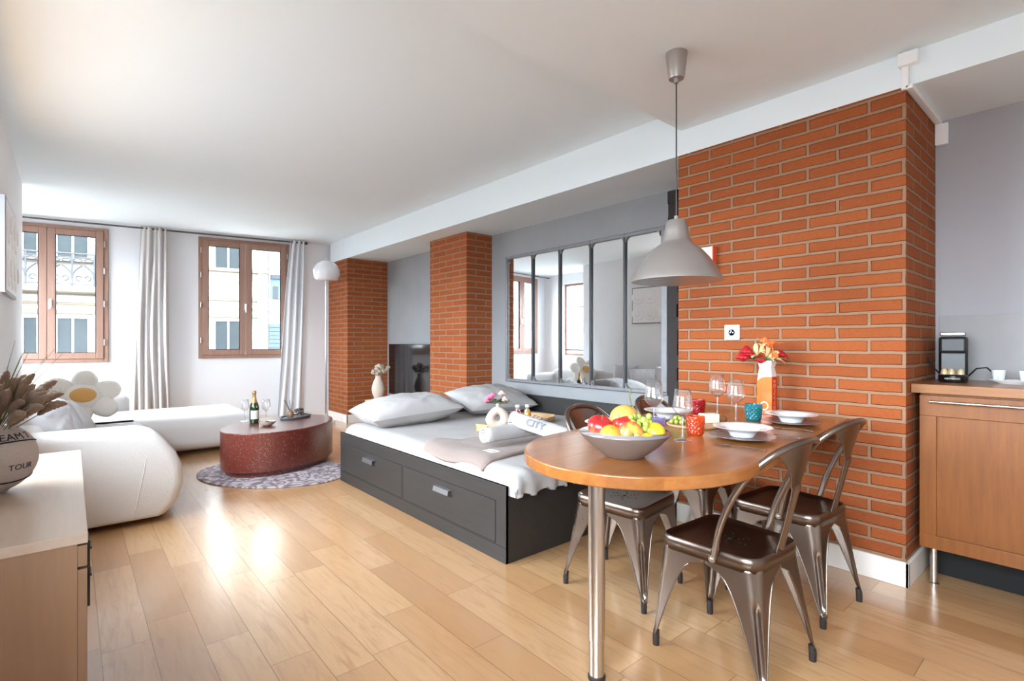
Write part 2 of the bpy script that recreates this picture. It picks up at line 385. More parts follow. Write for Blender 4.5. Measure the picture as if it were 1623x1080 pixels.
# ------------------------------------------------------------------ geometry helpers
class G:
    def __init__(s): s.v = []; s.f = []; s.mi = []; s.cur = 0

    def add(s, vs, fs):
        o = len(s.v); s.v += [tuple(v) for v in vs]; s.f += [tuple(i + o for i in f) for f in fs]; s.mi += [s.cur] * len(fs); return s

    def box(s, x0, x1, y0, y1, z0, z1):
        v = [(x, y, z) for z in (z0, z1) for y in (y0, y1) for x in (x0, x1)]
        return s.add(v, [(0, 2, 3, 1), (4, 5, 7, 6), (0, 1, 5, 4), (2, 6, 7, 3), (0, 4, 6, 2), (1, 3, 7, 5)])

    def cbox(s, c, size, rz=0, rx=0, ry=0):
        g = G().box(-size[0] / 2, size[0] / 2, -size[1] / 2, size[1] / 2, -size[2] / 2, size[2] / 2)
        m = Matrix.Translation(c) @ Matrix.Rotation(rz, 4, 'Z') @ Matrix.Rotation(ry, 4, 'Y') @ Matrix.Rotation(rx, 4, 'X')
        return s.add([m @ Vector(v) for v in g.v], g.f)

    def lathe(s, prof, seg=32, c=(0, 0, 0), wob=0, sx=1, sy=1, m=None):
        n = len(prof); vs = []; fs = []
        for r, z in prof:
            for i in range(seg):
                a = 2 * PI * i / seg
                p = Vector((c[0] + r * sx * math.cos(a), c[1] + r * sy * math.sin(a), c[2] + z))
                vs.append(m @ p if m else p)
        for j in range(n - 1):
            for i in range(seg):
                a = j * seg + i; b = j * seg + (i + 1) % seg
                fs.append((a, b, b + seg, a + seg))
        if prof[0][0] > 1e-5: fs.append(tuple(range(seg - 1, -1, -1)))
        if prof[-1][0] > 1e-5: fs.append(tuple((n - 1) * seg + i for i in range(seg)))
        return s.add(vs, fs)

    def cyl(s, a, b, r, r2=None, seg=16):
        return s.tube([a, b], [r, r if r2 is None else r2], seg)

    def tube(s, path, r, seg=10, flat=1.0, up=(0, 0, 1), closed=False):
        P = [Vector(p) for p in path]; n = len(P)
        rr = r if isinstance(r, (list, tuple)) else [r] * n
        vs = []; fs = []; pu = None
        for i, p in enumerate(P):
            if closed: t = (P[(i + 1) % n] - P[i - 1]).normalized()
            else: t = (P[min(i + 1, n - 1)] - P[max(i - 1, 0)]).normalized()
            u = Vector(up) if pu is None else pu
            if abs(u.dot(t)) > .95 and pu is None: u = Vector((1, 0, 0))
            sd = t.cross(u).normalized(); u2 = sd.cross(t).normalized(); pu = u2
            for k in range(seg):
                a = 2 * PI * k / seg
                vs.append(p + sd * math.cos(a) * rr[i] + u2 * math.sin(a) * rr[i] * flat)
        m = n if closed else n - 1
        for i in range(m):
            j = (i + 1) % n
            for k in range(seg):
                k2 = (k + 1) % seg
                fs.append((i * seg + k, j * seg + k, j * seg + k2, i * seg + k2)[::-1])
        if not closed:
            fs.append(tuple(range(seg))); fs.append(tuple((n - 1) * seg + k for k in range(seg - 1, -1, -1)))
        return s.add(vs, fs)

    def grid(s, fn, nu, nv, cu=False, cv=False):
        vs = [fn(i / (nu if cu else nu - 1), j / (nv if cv else nv - 1)) for i in range(nu) for j in range(nv)]
        fs = []
        for i in range(nu if cu else nu - 1):
            for j in range(nv if cv else nv - 1):
                i2 = (i + 1) % nu; j2 = (j + 1) % nv
                fs.append((i * nv + j, i2 * nv + j, i2 * nv + j2, i * nv + j2))
        return s.add(vs, fs)

    def ell(s, c, r, seg=20, rings=12, m=None, n=0, ns=8):
        def fn(u, v):
            th = PI * u; ph = 2 * PI * v
            d = Vector((math.sin(th) * math.cos(ph), math.sin(th) * math.sin(ph), math.cos(th)))
            k = 1 + (n * noise.noise(d * ns + Vector(c) * 7) if n else 0)
            p = Vector((d.x * r[0], d.y * r[1], d.z * r[2])) * k
            return (m @ p if m else p) + Vector(c)
        return s.grid(fn, rings + 1, seg, False, True)

    def prism(s, pts, z0, z1):
        n = len(pts)
        vs = [(x, y, z0) for x, y in pts] + [(x, y, z1) for x, y in pts]
        fs = [tuple(range(n - 1, -1, -1)), tuple(range(n, 2 * n))] + [(i, (i + 1) % n, n + (i + 1) % n, n + i) for i in range(n)]
        return s.add(vs, fs)

    def mat(s, i): s.cur = i; return s

    def obj(s, name, mat, parent=None, bevel=0, seg=3, subd=0, solid=0, smooth=38, loc=None, rot=None, solid_off=-1):
        me = bpy.data.meshes.new(name); me.from_pydata([tuple(v) for v in s.v], [], s.f)
        mats = mat if isinstance(mat, (list, tuple)) else [mat]
        for m in mats: me.materials.append(M[m])
        if len(mats) > 1: me.polygons.foreach_set('material_index', s.mi)
        bm = bmesh.new(); bm.from_mesh(me)
        bmesh.ops.recalc_face_normals(bm, faces=bm.faces); bm.to_mesh(me); bm.free()
        if smooth:
            me.polygons.foreach_set('use_smooth', [True] * len(me.polygons))
            if smooth < 180: me.set_sharp_from_angle(angle=R(smooth))
        me.update()
        o = bpy.data.objects.new(name, me); COL.objects.link(o)
        if parent: o.parent = parent
        if loc: o.location = loc
        if rot: o.rotation_euler = rot
        if solid:
            md = o.modifiers.new('solid', 'SOLIDIFY'); md.thickness = solid; md.offset = solid_off
        if bevel:
            md = o.modifiers.new('bevel', 'BEVEL'); md.width = bevel; md.segments = seg; md.limit_method = 'ANGLE'; md.angle_limit = R(40)
            md.harden_normals = False
        if subd:
            md = o.modifiers.new('sub', 'SUBSURF'); md.levels = subd; md.render_levels = subd
        return o


def thing(name, label, cat, loc=(0, 0, 0), rotz=0, group=None):
    o = bpy.data.objects.new(name, None); COL.objects.link(o)
    o.empty_display_size = .1
    o.location = loc; o.rotation_euler = (0, 0, rotz); o['label'] = label; o['category'] = cat
    if group: o['group'] = group
    return o


def tag(o, label, cat, group=None, kind=None):
    o['label'] = label; o['category'] = cat
    if group: o['group'] = group
    if kind: o['kind'] = kind
    return o


def struct(o, label=None):
    o['kind'] = 'structure'
    if label: o['label'] = label
    return o


def copy_tree(o, parent=None):
    c = o.copy(); COL.objects.link(c); c.parent = parent
    for ch in list(o.children): copy_tree(ch, c)
    return c


def dup(src, loc, rotz, label, group=None):
    c = copy_tree(src); c.location = loc; c.rotation_euler = (0, 0, rotz); c['label'] = label
    if group: c['group'] = group
    return c


def text_mesh(s, size, fn=None, extrude=.0006, name='lettering', mat='ink', parent=None, loc=None, rot=None, bold=0):
    cu = bpy.data.curves.new('txt', 'FONT'); cu.body = s; cu.size = size; cu.align_x = 'CENTER'; cu.align_y = 'CENTER'; cu.extrude = extrude; cu.resolution_u = 3
    cu.offset = bold
    t = bpy.data.objects.new('txt', cu); COL.objects.link(t)
    dg = bpy.context.evaluated_depsgraph_get(); dg.update()
    me = bpy.data.meshes.new_from_object(t.evaluated_get(dg))
    bpy.data.objects.remove(t)
    if fn:
        for v in me.vertices: v.co = fn(v.co.copy())
    me.materials.clear(); me.materials.append(M[mat])
    o = bpy.data.objects.new(name, me); COL.objects.link(o); o.parent = parent
    if loc: o.location = loc
    if rot: o.rotation_euler = rot
    return o

# ================================================================== ROOM SHELL
XB, XG, ZB, ZC1, ZC2 = 3.108, 3.754, 2.457, 2.7625, 2.62
YA, YB, YST, YW = .66, 1.905, 1.88, 8.16
YBK = -2.2                                           # wall behind the camera
XL, YLE, XL2 = -.37, 6.96, -1.15                     # left wall plane, where the recess begins, recess back
TH = math.atan(.168)
def ww(x): return YW + .168 * (XB - x)               # y of the window wall at x

fl = G().prism([(XL2 - .2, YBK - .2), (XG + .2, YBK - .2), (XG + .2, ww(XG + .2) + .3), (XL2 - .2, ww(XL2 - .2) + .3)], -.08, 0)
struct(fl.obj('floor', 'floor', smooth=0))
g = G().prism([(XL2 - .2, YST), (XG + .2, YST), (XG + .2, ww(XG + .2) + .3), (XL2 - .2, ww(XL2 - .2) + .3)], ZC1, ZC1 + .15)
g.box(XL2 - .2, XG + .2, YBK - .2, YST, ZC2, ZC1 + .15)
struct(g.obj('ceiling', 'ceil', smooth=0))
g = G().box(XB, XG + .15, YBK, ww(XG), ZB, ZC1 + .1)
struct(g.obj('ceiling_beam', 'ceil', smooth=0), 'white dropped beam running above the brick pillars')
# right hand walls
g = G().box(XG, XG + .15, YA + .1, 8.4, 0, ZB + .05)
struct(g.obj('wall_right', 'grey', smooth=0))
g = G().box(XG, XG + .15, YBK - .2, YA + .1, 0, ZB + .05)
struct(g.obj('wall_kitchen', 'kwall', smooth=0))
# left wall: near part with two unseen openings added for daylight, far recess
WL0, WL1, WLZ0, WLZ1 = -1.2, .9, .9, 2.35
WM0, WM1, WMZ0, WMZ1 = 2.1, 4.85, .95, 2.4
g = G().box(XL - .2, XL, YBK - .2, WL0, 0, ZC1).box(XL - .2, XL, WL1, WM0, 0, ZC1 + .02).box(XL - .2, XL, WM0, WM1, 0, WMZ0).box(XL - .2, XL, WM0, WM1, WMZ1, ZC1 + .02).box(XL - .2, XL, WM1, YLE, 0, ZC1 + .02).box(XL - .2, XL, WL0, WL1, 0, WLZ0).box(XL - .2, XL, WL0, WL1, WLZ1, ZC1)
struct(g.obj('wall_left', 'wall', smooth=0))
RW = (7.1, 8.3, .9, 2.55)  # opening added in the recess to brighten the far end
g = G().box(XL2 - .15, XL2, YLE - .2, RW[0], 0, ZC1 + .02).box(XL2 - .15, XL2, RW[1], 9.2, 0, ZC1 + .02).box(XL2 - .15, XL2, RW[0], RW[1], 0, RW[2]).box(XL2 - .15, XL2, RW[0], RW[1], RW[3], ZC1 + .02).box(XL2, XL - .2, YLE - .2, YLE, 0, ZC1 + .02)
struct(g.obj('wall_recess', 'wall', smooth=0))
# back wall with a window behind the camera
BW0, BW1, BZ0, BZ1 = .3, 2.2, .9, 2.3
g = G().box(XL - .2, XG + .2, YBK - .15, YBK, 0, ZC1)
struct(g.obj('wall_back', 'wall', smooth=0))
area('window_light_portal', (XL - .18, (WL0 + WL1) / 2, (WLZ0 + WLZ1) / 2), (1, 0, 0), WL1 - WL0, WLZ1 - WLZ0, portal=True)
area('window_light_portal', (XL - .18, (WM0 + WM1) / 2, (WMZ0 + WMZ1) / 2), (1, 0, 0), WM1 - WM0, WMZ1 - WMZ0, portal=True)
area('window_light_portal', (XL2 - .145, (RW[0] + RW[1]) / 2, (RW[2] + RW[3]) / 2), (1, 0, 0), RW[1] - RW[0], RW[3] - RW[2], portal=True)
for (a_, b_, z0_, z1_) in ((-3.95, -2.82, 1.0, 2.65), (-1.72, -.62, 1.0, 2.65)):
    p_ = Matrix.Translation((3.108, 8.16, 0)) @ Matrix.Rotation(-math.atan(.168), 4, 'Z') @ Vector(((a_ + b_) / 2, .2, (z0_ + z1_) / 2))
    area('window_light_portal', p_, (-.166, -.986, 0), b_ - a_, z1_ - z0_, portal=True)

for k_, (px_, y0_, y1_, z0_, z1_) in enumerate(((XL, WM0, WM1, WMZ0, WMZ1), (XL, WL0, WL1, WLZ0, WLZ1), (XL2,) + RW)):  # frames and panes of the windows added to bring in daylight
    wn_ = bpy.data.objects.new('window_%d' % (k_ + 3), None); COL.objects.link(wn_); wn_['kind'] = 'structure'
    f_ = .05; x0_, x1_ = px_ - .16, px_ - .10
    g = G().box(x0_, x1_, y0_, y0_ + f_, z0_, z1_).box(x0_, x1_, y1_ - f_, y1_, z0_, z1_).box(x0_, x1_, y0_ + f_, y1_ - f_, z0_, z0_ + f_).box(x0_, x1_, y0_ + f_, y1_ - f_, z1_ - f_, z1_)
    n_ = 2 if y1_ - y0_ < 2.2 else 3
    for q_ in range(1, n_):
        yy_ = y0_ + (y1_ - y0_) * q_ / n_; g.box(x0_, x1_, yy_ - .03, yy_ + .03, z0_ + f_, z1_ - f_)
    g.obj('window_frame', 'winwood', wn_, smooth=0)
    G().box(x0_ + .028, x0_ + .032, y0_ + f_, y1_ - f_, z0_ + f_, z1_ - f_).obj('pane', 'glass', wn_, smooth=0)

# window wall, in its own frame: x along the wall (0 = corner by the beam), y outward
WW = Matrix.Translation((XB, YW, 0)) @ Matrix.Rotation(-TH, 4, 'Z')
def wo(o):                                            # place an object built in window wall coordinates
    o.location = (XB, YW, 0); o.rotation_euler = (0, 0, -TH); return o
W2 = (-1.767, -.575, .975, 2.705); W1 = (-3.99, -2.78, .945, 2.69)
g = G()
xs = [-4.9, W1[0] + .03, W1[1] - .03, W2[0] + .03, W2[1] - .03, .8]
for a, b in ((0, 1), (2, 3), (4, 5)): g.box(xs[a], xs[b], 0, .3, 0, ZC1 + .05)
for (a, b, z0, z1) in (W1, W2): g.box(a + .03, b - .03, 0, .3, 0, z0 + .03).box(a + .03, b - .03, 0, .3, z1 - .03, ZC1 + .05)
struct(wo(g.obj('wall_far', 'farwall', smooth=0)))


def make_window(name, a, b, z0, z1, swap):
    t = bpy.data.objects.new(name, None); COL.objects.link(t); t['kind'] = 'structure'; wo(t)
    fw = .045; mid = (a + b) / 2
    g = G().box(a, a + fw, -.035, .06, z0, z1).box(b - fw, b, -.035, .06, z0, z1).box(a + fw, b - fw, -.035, .06, z0, z0 + fw).box(a + fw, b - fw, -.035, .06, z1 - fw, z1)
    g.obj('window_frame', 'winwood', t, bevel=.004, smooth=0)
    for i, (x0, x1) in enumerate(((a + fw, mid - .002), (mid + .002, b - fw))):
        s = .078
        z0s, z1s = z0 + fw, z1 - fw
        g = G().box(x0, x0 + s, -.05, .02, z0s, z1s).box(x1 - s, x1, -.05, .02, z0s, z1s).box(x0 + s, x1 - s, -.05, .02, z0s, z0s + s).box(x0 + s, x1 - s, -.05, .02, z1s - s, z1s)
        sash = g.obj('sash', 'winwood', t, bevel=.005, smooth=0)
        G().box(x0 + s, x1 - s, -.014, -.010, z0s + s, z1s - s).obj('pane', 'glass', sash, smooth=0)
        k = G()
        for (p, q, r_, u) in ((x0 + s, x0 + s + .007, z0s + s, z1s - s), (x1 - s - .007, x1 - s, z0s + s, z1s - s)): k.box(p, q, -.052, -.02, r_, u)
        k.box(x0 + s, x1 - s, -.052, -.02, z0s + s, z0s + s + .007).box(x0 + s, x1 - s, -.052, -.02, z1s - s - .007, z1s - s)
        k.obj('glazing_seal', 'seam', sash, smooth=0)
        hx = x0 - .012 if i == 0 else x1 + .012
        for hz in (.22, .72, 1.15, 1.5):
            G().cyl((hx, -.058, z0 + hz), (hx, -.058, z0 + hz + .075), .009).obj('hinge', 'steel', sash)
    hz = (z0 + z1) / 2 - .12
    hx = mid + (.035 if swap else -.0)
    G().box(hx - .014, hx + .014, -.062, -.05, hz - .05, hz + .05).cyl((hx, -.06, hz + .02), (hx, -.095, hz + .02), .008).cbox((hx, -.1, hz - .025), (.02, .014, .11)).obj('handle', 'plastic', t, bevel=.003)
    return t


make_window('window_1', *W1, True)
make_window('window_2', *W2, False)

# brick pillars
def pillar(x0, y0, y1, label, bb):
    o = struct(G().box(x0, XG + .02, y0, y1, 0, ZB).obj('brick_pillar', 'brick', smooth=0), label)
    return o
pillar(XB, YA, YB, 'big orange brick pillar behind the dining table', 1)
pillar(3.39, 4.75, 5.53, 'narrow brick pillar left of the wall mirror', 1)
pillar(XB, 7.386, 8.12, 'brick pillar in the far corner behind the arc lamp', 1)
HB = .122
def skirt(x0, y0, y1):
    g = G().box(x0 - .016, x0, y0 - .016, y1 + .016, 0, HB).box(x0 - .016, XG, y0 - .016, y0, 0, HB).box(x0 - .016, XG, y1, y1 + .016, 0, HB)
    struct(g.obj('baseboard_right', 'base', bevel=.003, smooth=0))
skirt(XB, YA, YB); skirt(3.39, 4.75, 5.53); skirt(XB, 7.386, 8.12)
struct(G().box(XG - .015, XG, 1.95, 4.74, 0, HB).box(XG - .015, XG, 5.55, 7.37, 0, HB).obj('baseboard_right', 'base', bevel=.003, smooth=0))
struct(wo(G().box(-4.4, .0, -.016, 0, 0, HB).obj('baseboard_far', 'base', bevel=.003, smooth=0)))
struct(G().box(XL, XL + .016, 1.4, YLE, 0, HB).obj('baseboard_left', 'base', bevel=.003, smooth=0))
# splashback + dark timber post between mirror and pillar
struct(G().box(XG - .012, XG, -.9, YA - .02, .99, 1.35).obj('wall_splashback', 'splash', smooth=0))
g = G()
for i in range(24):
    z = .0 + i * .1; g.box(3.60 + .006 * math.sin(i * 2.1), XG, 2.215 + .006 * math.sin(i * 3.7), 2.30, z, min(z + .1, 2.44))
struct(g.obj('trim_1', 'post', smooth=0), 'dark rough timber post between the mirror and the big brick pillar')
# cable trunking over the pillar corner
g = G().box(XB - .022, XB, .645, .675, ZB - .02, ZC2).box(XB - .022, XG, .628, .658, ZB - .022, ZB).box(XG - .03, XG, .60, .658, ZB - .14, ZB - .02)
g.box(XB - .045, XB, .605, .685, ZC2 - .075, ZC2 - .012)
struct(g.obj('trim_2', 'plastic', bevel=.004, smooth=0), 'white cable trunking over the corner of the big brick pillar')

# ================================================================== STREET OUTSIDE
struct(wo(G().box(-40, 30, .6, 60, -9.3, -9).obj('street', 'street', smooth=0)))
D = 9.0
b = thing('apartment_building', 'pale stone apartment building across the street with iron balcony', 'building'); wo(b)
G().box(-22, .02, D, D + 4, -9, 6.6).obj('wall', 'facade', b, smooth=0)
g = G()
for z in (1.95, 2.44): g.box(-22, .04, D - .12, D, z, z + .11)
g.box(-22, .04, D - .04, D, 2.18, 2.26).box(-22, .04, D - .22, D, 3.30, 3.40).box(-22, .04, D - .2, D, 6.3, 6.45).box(-22, .04, D - .1, D, -1.3, -1.2)
g.obj('cornice', 'facadet', b, bevel=.015, smooth=0)
def fwin(x, z0, z1, w=.62):
    f = G().box(x - w / 2 - .06, x - w / 2, D - .06, D, z0, z1 + .06).box(x + w / 2, x + w / 2 + .06, D - .06, D, z0, z1 + .06).box(x - w / 2, x + w / 2, D - .06, D, z1, z1 + .06).box(x - .02, x + .02, D - .05, D, z0, z1)
    f.box(x - w / 2, x + w / 2, D - .05, D, z0 - .03, z0)
    o = f.obj('window', 'white', b, smooth=0)
    G().box(x - w / 2, x + w / 2, D - .025, D - .015, z0, z1).obj('pane', 'pane', o, smooth=0)
for x, w_ in ((-1.06, .66), (-4.64, .62), (-5.62, .55), (-8.0, .7), (-10.5, .7), (-2.9, .6)):
    fwin(x, .15, 1.84, w_); fwin(x, 3.42, 5.3, w_); fwin(x, -2.6, -1.5, w_)
for x in (-1.0, -7.0):
    G().box(x - .26, x + .26, D - .03, D, 2.7, 2.73).box(x - .26, x + .26, D - .03, D, 3.01, 3.04).box(x - .26, x - .23, D - .03, D, 2.7, 3.04).box(x + .23, x + .26, D - .03, D, 2.7, 3.04).obj('panel', 'facadet', b, bevel=.01, smooth=0)
g = G().box(-4.22, -3.95, D - .16, D, -9, 1.95).box(-.28, -.02, D - .16, D, -9, 3.3)
g.obj('pilaster', 'facade', b, bevel=.02, smooth=0)
G().box(-6.4, -4.05, D - .75, D, 2.48, 2.62).obj('balcony_slab', 'facadet', b, bevel=.02, smooth=0)
g = G(); yr = D - .7
g.cyl((-6.35, yr, 3.45), (-4.1, yr, 3.45), .022, seg=8).cyl((-6.35, yr, 3.36), (-4.1, yr, 3.36), .016, seg=6).cyl((-6.35, yr, 2.68), (-4.1, yr, 2.68), .014, seg=6)
for k in range(6):
    x = -6.3 + k * .44
    g.cyl((x, yr, 2.62), (x, yr, 3.45), .022, seg=6)
    g.ell((x, yr, 3.2), (.03, .02, .03), 8, 6).ell((x, yr, 2.86), (.035, .02, .05), 8, 6)
    for sgn in (1, -1):
        g.tube([(x + sgn * .2 * (1 - math.cos(a)) * .5, yr, 2.86 + .3 * math.sin(a * .5)) for a in [i * PI / 8 for i in range(9)]], .024, 6)
        g.tube([(x + sgn * (.13 + .06 * math.cos(a)), yr, 2.83 + .06 * math.sin(a)) for a in [i * PI / 5 for i in range(9)]], .022, 6)
        g.tube([(x + sgn * (.11 + .09 * math.cos(a)), yr, 3.29 + .04 * math.sin(a)) for a in [i * PI / 5 for i in range(11)]], .02, 6)
g.obj('balcony_railing', 'iron', b)
b2 = thing('corner_house', 'white corner house with blue shop front down the street', 'building'); wo(b2)
G().box(.3, 9, D + 2.5, D + 8, -9, 9).obj('wall', 'facade', b2, smooth=0)
G().box(.35, 3, D + 2.4, D + 2.5, 2.75, 3.45).obj('shop_sign', 'slate', b2, smooth=0)
G().box(.35, 3, D + 2.3, D + 2.5, 3.45, 3.6).box(.42, .6, D + 2.38, D + 2.5, 2.75, 3.2).obj('frame', 'iron', b2, smooth=0)
g = G()
for i in range(12): g.box(.3, 2, D + 2.42 - .01 * (i % 2), D + 2.5, .2 + i * .14, .32 + i * .14)
g.obj('shutter', 'shutter', b2, smooth=0)

# ================================================================== CURTAINS
g = G().cyl((-4.3, -.15, 2.725), (-.38, -.15, 2.725), .011, seg=10).cyl((-.38, -.15, 2.725), (-.33, -.15, 2.725), .02, seg=12)
for x in (-2.35, -.42): g.box(x - .01, x + .01, -.15, 0, 2.73, 2.745)
tag(wo(g.obj('curtain_rod', 'rail')), 'thin dark curtain rod running above both windows', 'curtain rod')


def curtain(x0t, x1t, x0b, x1b, folds, mat, label, amp=.035, seed=1):
    def fn(u, v):
        z = 2.745 - v * 2.73
        e = v ** .8
        a = x0t + (x0b - x0t) * e; c = x1t + (x1b - x1t) * e
        uu = u + .03 * math.sin(7 * v + seed) * math.sin(PI * u)
        x = a + (c - a) * uu
        y = -.15 + amp * (.55 + .6 * v) * math.sin(folds * 2 * PI * u + .9 * math.sin(3 * v + seed)) + .012 * math.sin(5 * u * PI + 6 * v)
        return (x, y, z)
    t = thing('curtain', label, 'curtain', group='window curtains'); wo(t)
    G().grid(fn, 140, 40).obj('cloth', mat, t, solid=.004, smooth=180)
    h = G().grid(lambda u, v: (lambda p: (p[0], p[1] - .004, 2.752 - v * .05))(fn(u, 0)), 140, 3)
    h.obj('header_tape', mat, t, solid=.006, smooth=180)
curtain(-2.42, -2.13, -2.50, -2.10, 5, 'curtain', 'beige curtain gathered on the wall between the two windows', .026, 1)
curtain(-.57, -.38, -.76, -.42, 3, 'curtain2', 'pale curtain hanging at the right window beside the arc lamp', .028, 4)

# ================================================================== MIRROR
MY0, MY1, MZ0, MZ1 = 2.385, 4.469, .775, 2.155
t = thing('wall_mirror', 'wide factory-window mirror with grey metal bars on the grey wall', 'mirror', (XG - .001, 0, 0))
G().box(-.012, -.004, MY0 + .02, MY1 - .02, MZ0 + .02, MZ1 - .02).obj('mirror_glass', 'mirror', t, smooth=0)
g = G().box(-.034, 0, MY0, MY1, MZ1 - .022, MZ1 + .012).box(-.034, 0, MY0, MY1, MZ0 - .012, MZ0 + .022).box(-.034, 0, MY1 - .03, MY1, MZ0, MZ1).box(-.034, 0, MY0, MY0 + .06, MZ0, MZ1)
g.obj('frame', 'mframe', t, bevel=.008)
dv = [4.023, 3.621, 3.215, 2.82]
for y in dv:
    G().box(-.034, -.012, y - .011, y + .011, MZ0 + .02, MZ1 - .02).obj('bar', 'mdark', t, bevel=.006)
g = G()
ys = [MY0 + .06] + sorted(dv) + [MY1 - .03]
for i in range(5):
    y0, y1 = ys[i] + .012, ys[i + 1] - .012
    for (yy, sg) in ((y0, 1), (y1, -1)):
        for (zz, sz) in ((MZ0 + .02, 1), (MZ1 - .02, -1)):
            r = .045
            pts = [(-.03, yy, zz)] + [(-.03, yy + sg * r * (1 - math.cos(a)), zz + sz * r * (1 - math.sin(a))) for a in [k * PI / 12 for k in range(7)]]
            n = len(pts)
            g = G(); g.add(pts + [(-.014, p[1], p[2]) for p in pts], [tuple(range(n)), tuple(range(2 * n - 1, n - 1, -1))] + [(i_, (i_ + 1) % n, n + (i_ + 1) % n, n + i_) for i_ in range(n)])
            g.obj('corner_plate', 'mframe', t, smooth=0)
for y in dv + [MY1 - .02]:
    for z in (MZ0 + .0, MZ1 - .0): G().ell((-.036, y, z), (.006, .012, .012), 8, 6).obj('rivet', 'mframe', t)

# wall relief picture on the left wall
t = thing('wall_relief', 'white relief panel hanging on the left wall', 'wall art', (XL, 5.3, 1.87))
G().box(0, .03, -.45, .45, -.33, .33).obj('frame', 'relieff', t, bevel=.004)
g = G().box(.03, .034, -.43, .43, -.31, .31)
for yy in (-.25, .05, .32):
    for zz in (-.15, .15): g.ell((.034, yy, zz), (.012, .13, .13), 16, 8).ell((.045, yy, zz), (.01, .06, .06), 12, 8)
g.obj('carving', 'relief', t)

# ================================================================== SOFA (left wall, with chaise under the windows)
t = thing('corner_sofa', 'big white rounded corner sofa along the left wall', 'sofa')
def rbox(x0, x1, y0, y1, z0, z1, r, name, mat, parent, seg=6, taper=None):
    g = G().box(x0, x1, y0, y1, z0, z1)
    if taper: g.v = [taper(*v) for v in g.v]
    return g.obj(name, mat, parent, bevel=r, seg=seg, smooth=180)
rbox(-.33, .60, 4.28, 6.7, .05, .40, .12, 'seat_base', 'sofa', t)
# near armrest: a rounded shell that swells at the front
prof = [(-.34, .04), (.47, .04), (.55, .12), (.585, .24), (.58, .36), (.54, .46), (.47, .56), (.41, .61), (.32, .632), (-.34, .64)]
def armprof(y0, y1, nm):
    n = len(prof); g = G(); rings = [(y0, .93), (y0 + .03, .985), (y0 + .07, 1), (y1 - .05, 1), (y1, .93)]
    vs = []
    for y, k in rings:
        for x, z in prof: vs.append(((x - .1) * k + .1, y, (z - .33) * k + .33 if z > .1 else z))
    fs = [tuple(range(n)), tuple(range(5 * n - 1, 4 * n - 1, -1))]
    for j in range(4):
        for i in range(n): fs.append((j * n + i, (j + 1) * n + i, (j + 1) * n + (i + 1) % n, j * n + (i + 1) % n))
    g.add(vs, fs); return g.obj(nm, 'sofa', t, subd=0, bevel=.03, seg=4, smooth=180)
armprof(4.12, 4.42, 'armrest')
G().tube([(.30, 4.121, .05), (.33, 4.119, .2), (.365, 4.119, .4), (.395, 4.13, .54), (.41, 4.17, .60)], .003, 6).obj('seam', 'sofa', t)
rbox(-.34, -.12, 4.35, 7.6, .1, .66, .09, 'back_cushion', 'sofa', t)
rbox(-.33, 1.62, 6.32, 7.62, .05, .40, .11, 'chaise', 'sofa', t)
rbox(-.34, .52, 7.5, 7.72, .1, .58, .08, 'back_cushion', 'sofa', t)
for x, y in ((.45, 4.3), (1.5, 6.45), (.6, 6.45), (1.5, 7.5), (-.25, 4.3)):
    G().cyl((x, y, 0), (x, y, .07), .03).obj('foot', 'black', t)


def pillow(name, mat, W_, H_, T_, parent=None, seed=0, wr=.012, pw=2.2, n=36):
    def top(u, v, sg):
        a = 2 * u - 1; c = 2 * v - 1
        # sharp ears at the corners, slightly pulled-in sides
        px = a * W_ / 2 * (1 - .06 * (1 - c * c) * abs(a) ** 3); py = c * H_ / 2 * (1 - .06 * (1 - a * a) * abs(c) ** 3)
        th = max(0, (1 - abs(a) ** pw)) ** .55 * max(0, (1 - abs(c) ** pw)) ** .55
        nz = noise.noise(Vector((a * 2.2, c * 2.2, seed))) + .5 * noise.noise(Vector((a * 6, c * 6, seed + 3)))
        return (px, py, sg * th * (T_ / 2) + nz * wr * min(1, th * 3))
    g = G(); g.grid(lambda u, v: top(u, v, 1), n, n); g.grid(lambda u, v: top(u, v, -1), n, n)
    return g


def place(o, loc, rx=0, ry=0, rz=0):
    o.location = loc; o.rotation_euler = (R(rx), R(ry), R(rz)); return o

o = pillow('cushion', 'cushion', .50, .46, .24, seed=1, pw=3).obj('cushion', 'cushion', smooth=180)
place(o, (-.10, 4.80, .585), 64, 0, 62); tag(o, 'large white cushion nearest the sofa armrest', 'cushion', 'white sofa cushions')
o = pillow('cushion', 'cushion', .50, .46, .22, seed=5, pw=3).obj('cushion', 'cushion', smooth=180)
place(o, (-.06, 5.28, .55), 50, 0, 48); tag(o, 'crumpled white cushion leaning in front of the flower pillow', 'cushion', 'white sofa cushions')
o = pillow('cushion', 'cushion', .46, .44, .16, seed=9).obj('cushion', 'cushion', smooth=180)
place(o, (-.14, 5.75, .59), 66, 0, 66); tag(o, 'white cushion against the sofa back, half hidden by the others', 'cushion', 'white sofa cushions')
# daisy
t = thing('flower_pillow', 'plush daisy pillow with cream petals and a yellow centre', 'pillow', (.075, 6.55, .66), R(8))
t.rotation_euler = (R(-22), 0, R(6))
for k in range(6):
    a = R(22 + 60 * k)
    m = Matrix.Rotation(-a, 3, 'Y')
    g = G().ell((.20 * math.cos(a), 0, .155 * math.sin(a)), (.13, .07, .105), 24, 14, m=m, n=.05, ns=2)
    g.obj('petal', 'plush', t, smooth=180)
G().ell((0, -.035, 0), (.16, .06, .13), 24, 14).obj('body', 'plush', t, smooth=180)
G().ell((0, -.075, 0), (.105, .035, .078), 28, 12).obj('flower_centre', 'plushy', t, smooth=180)

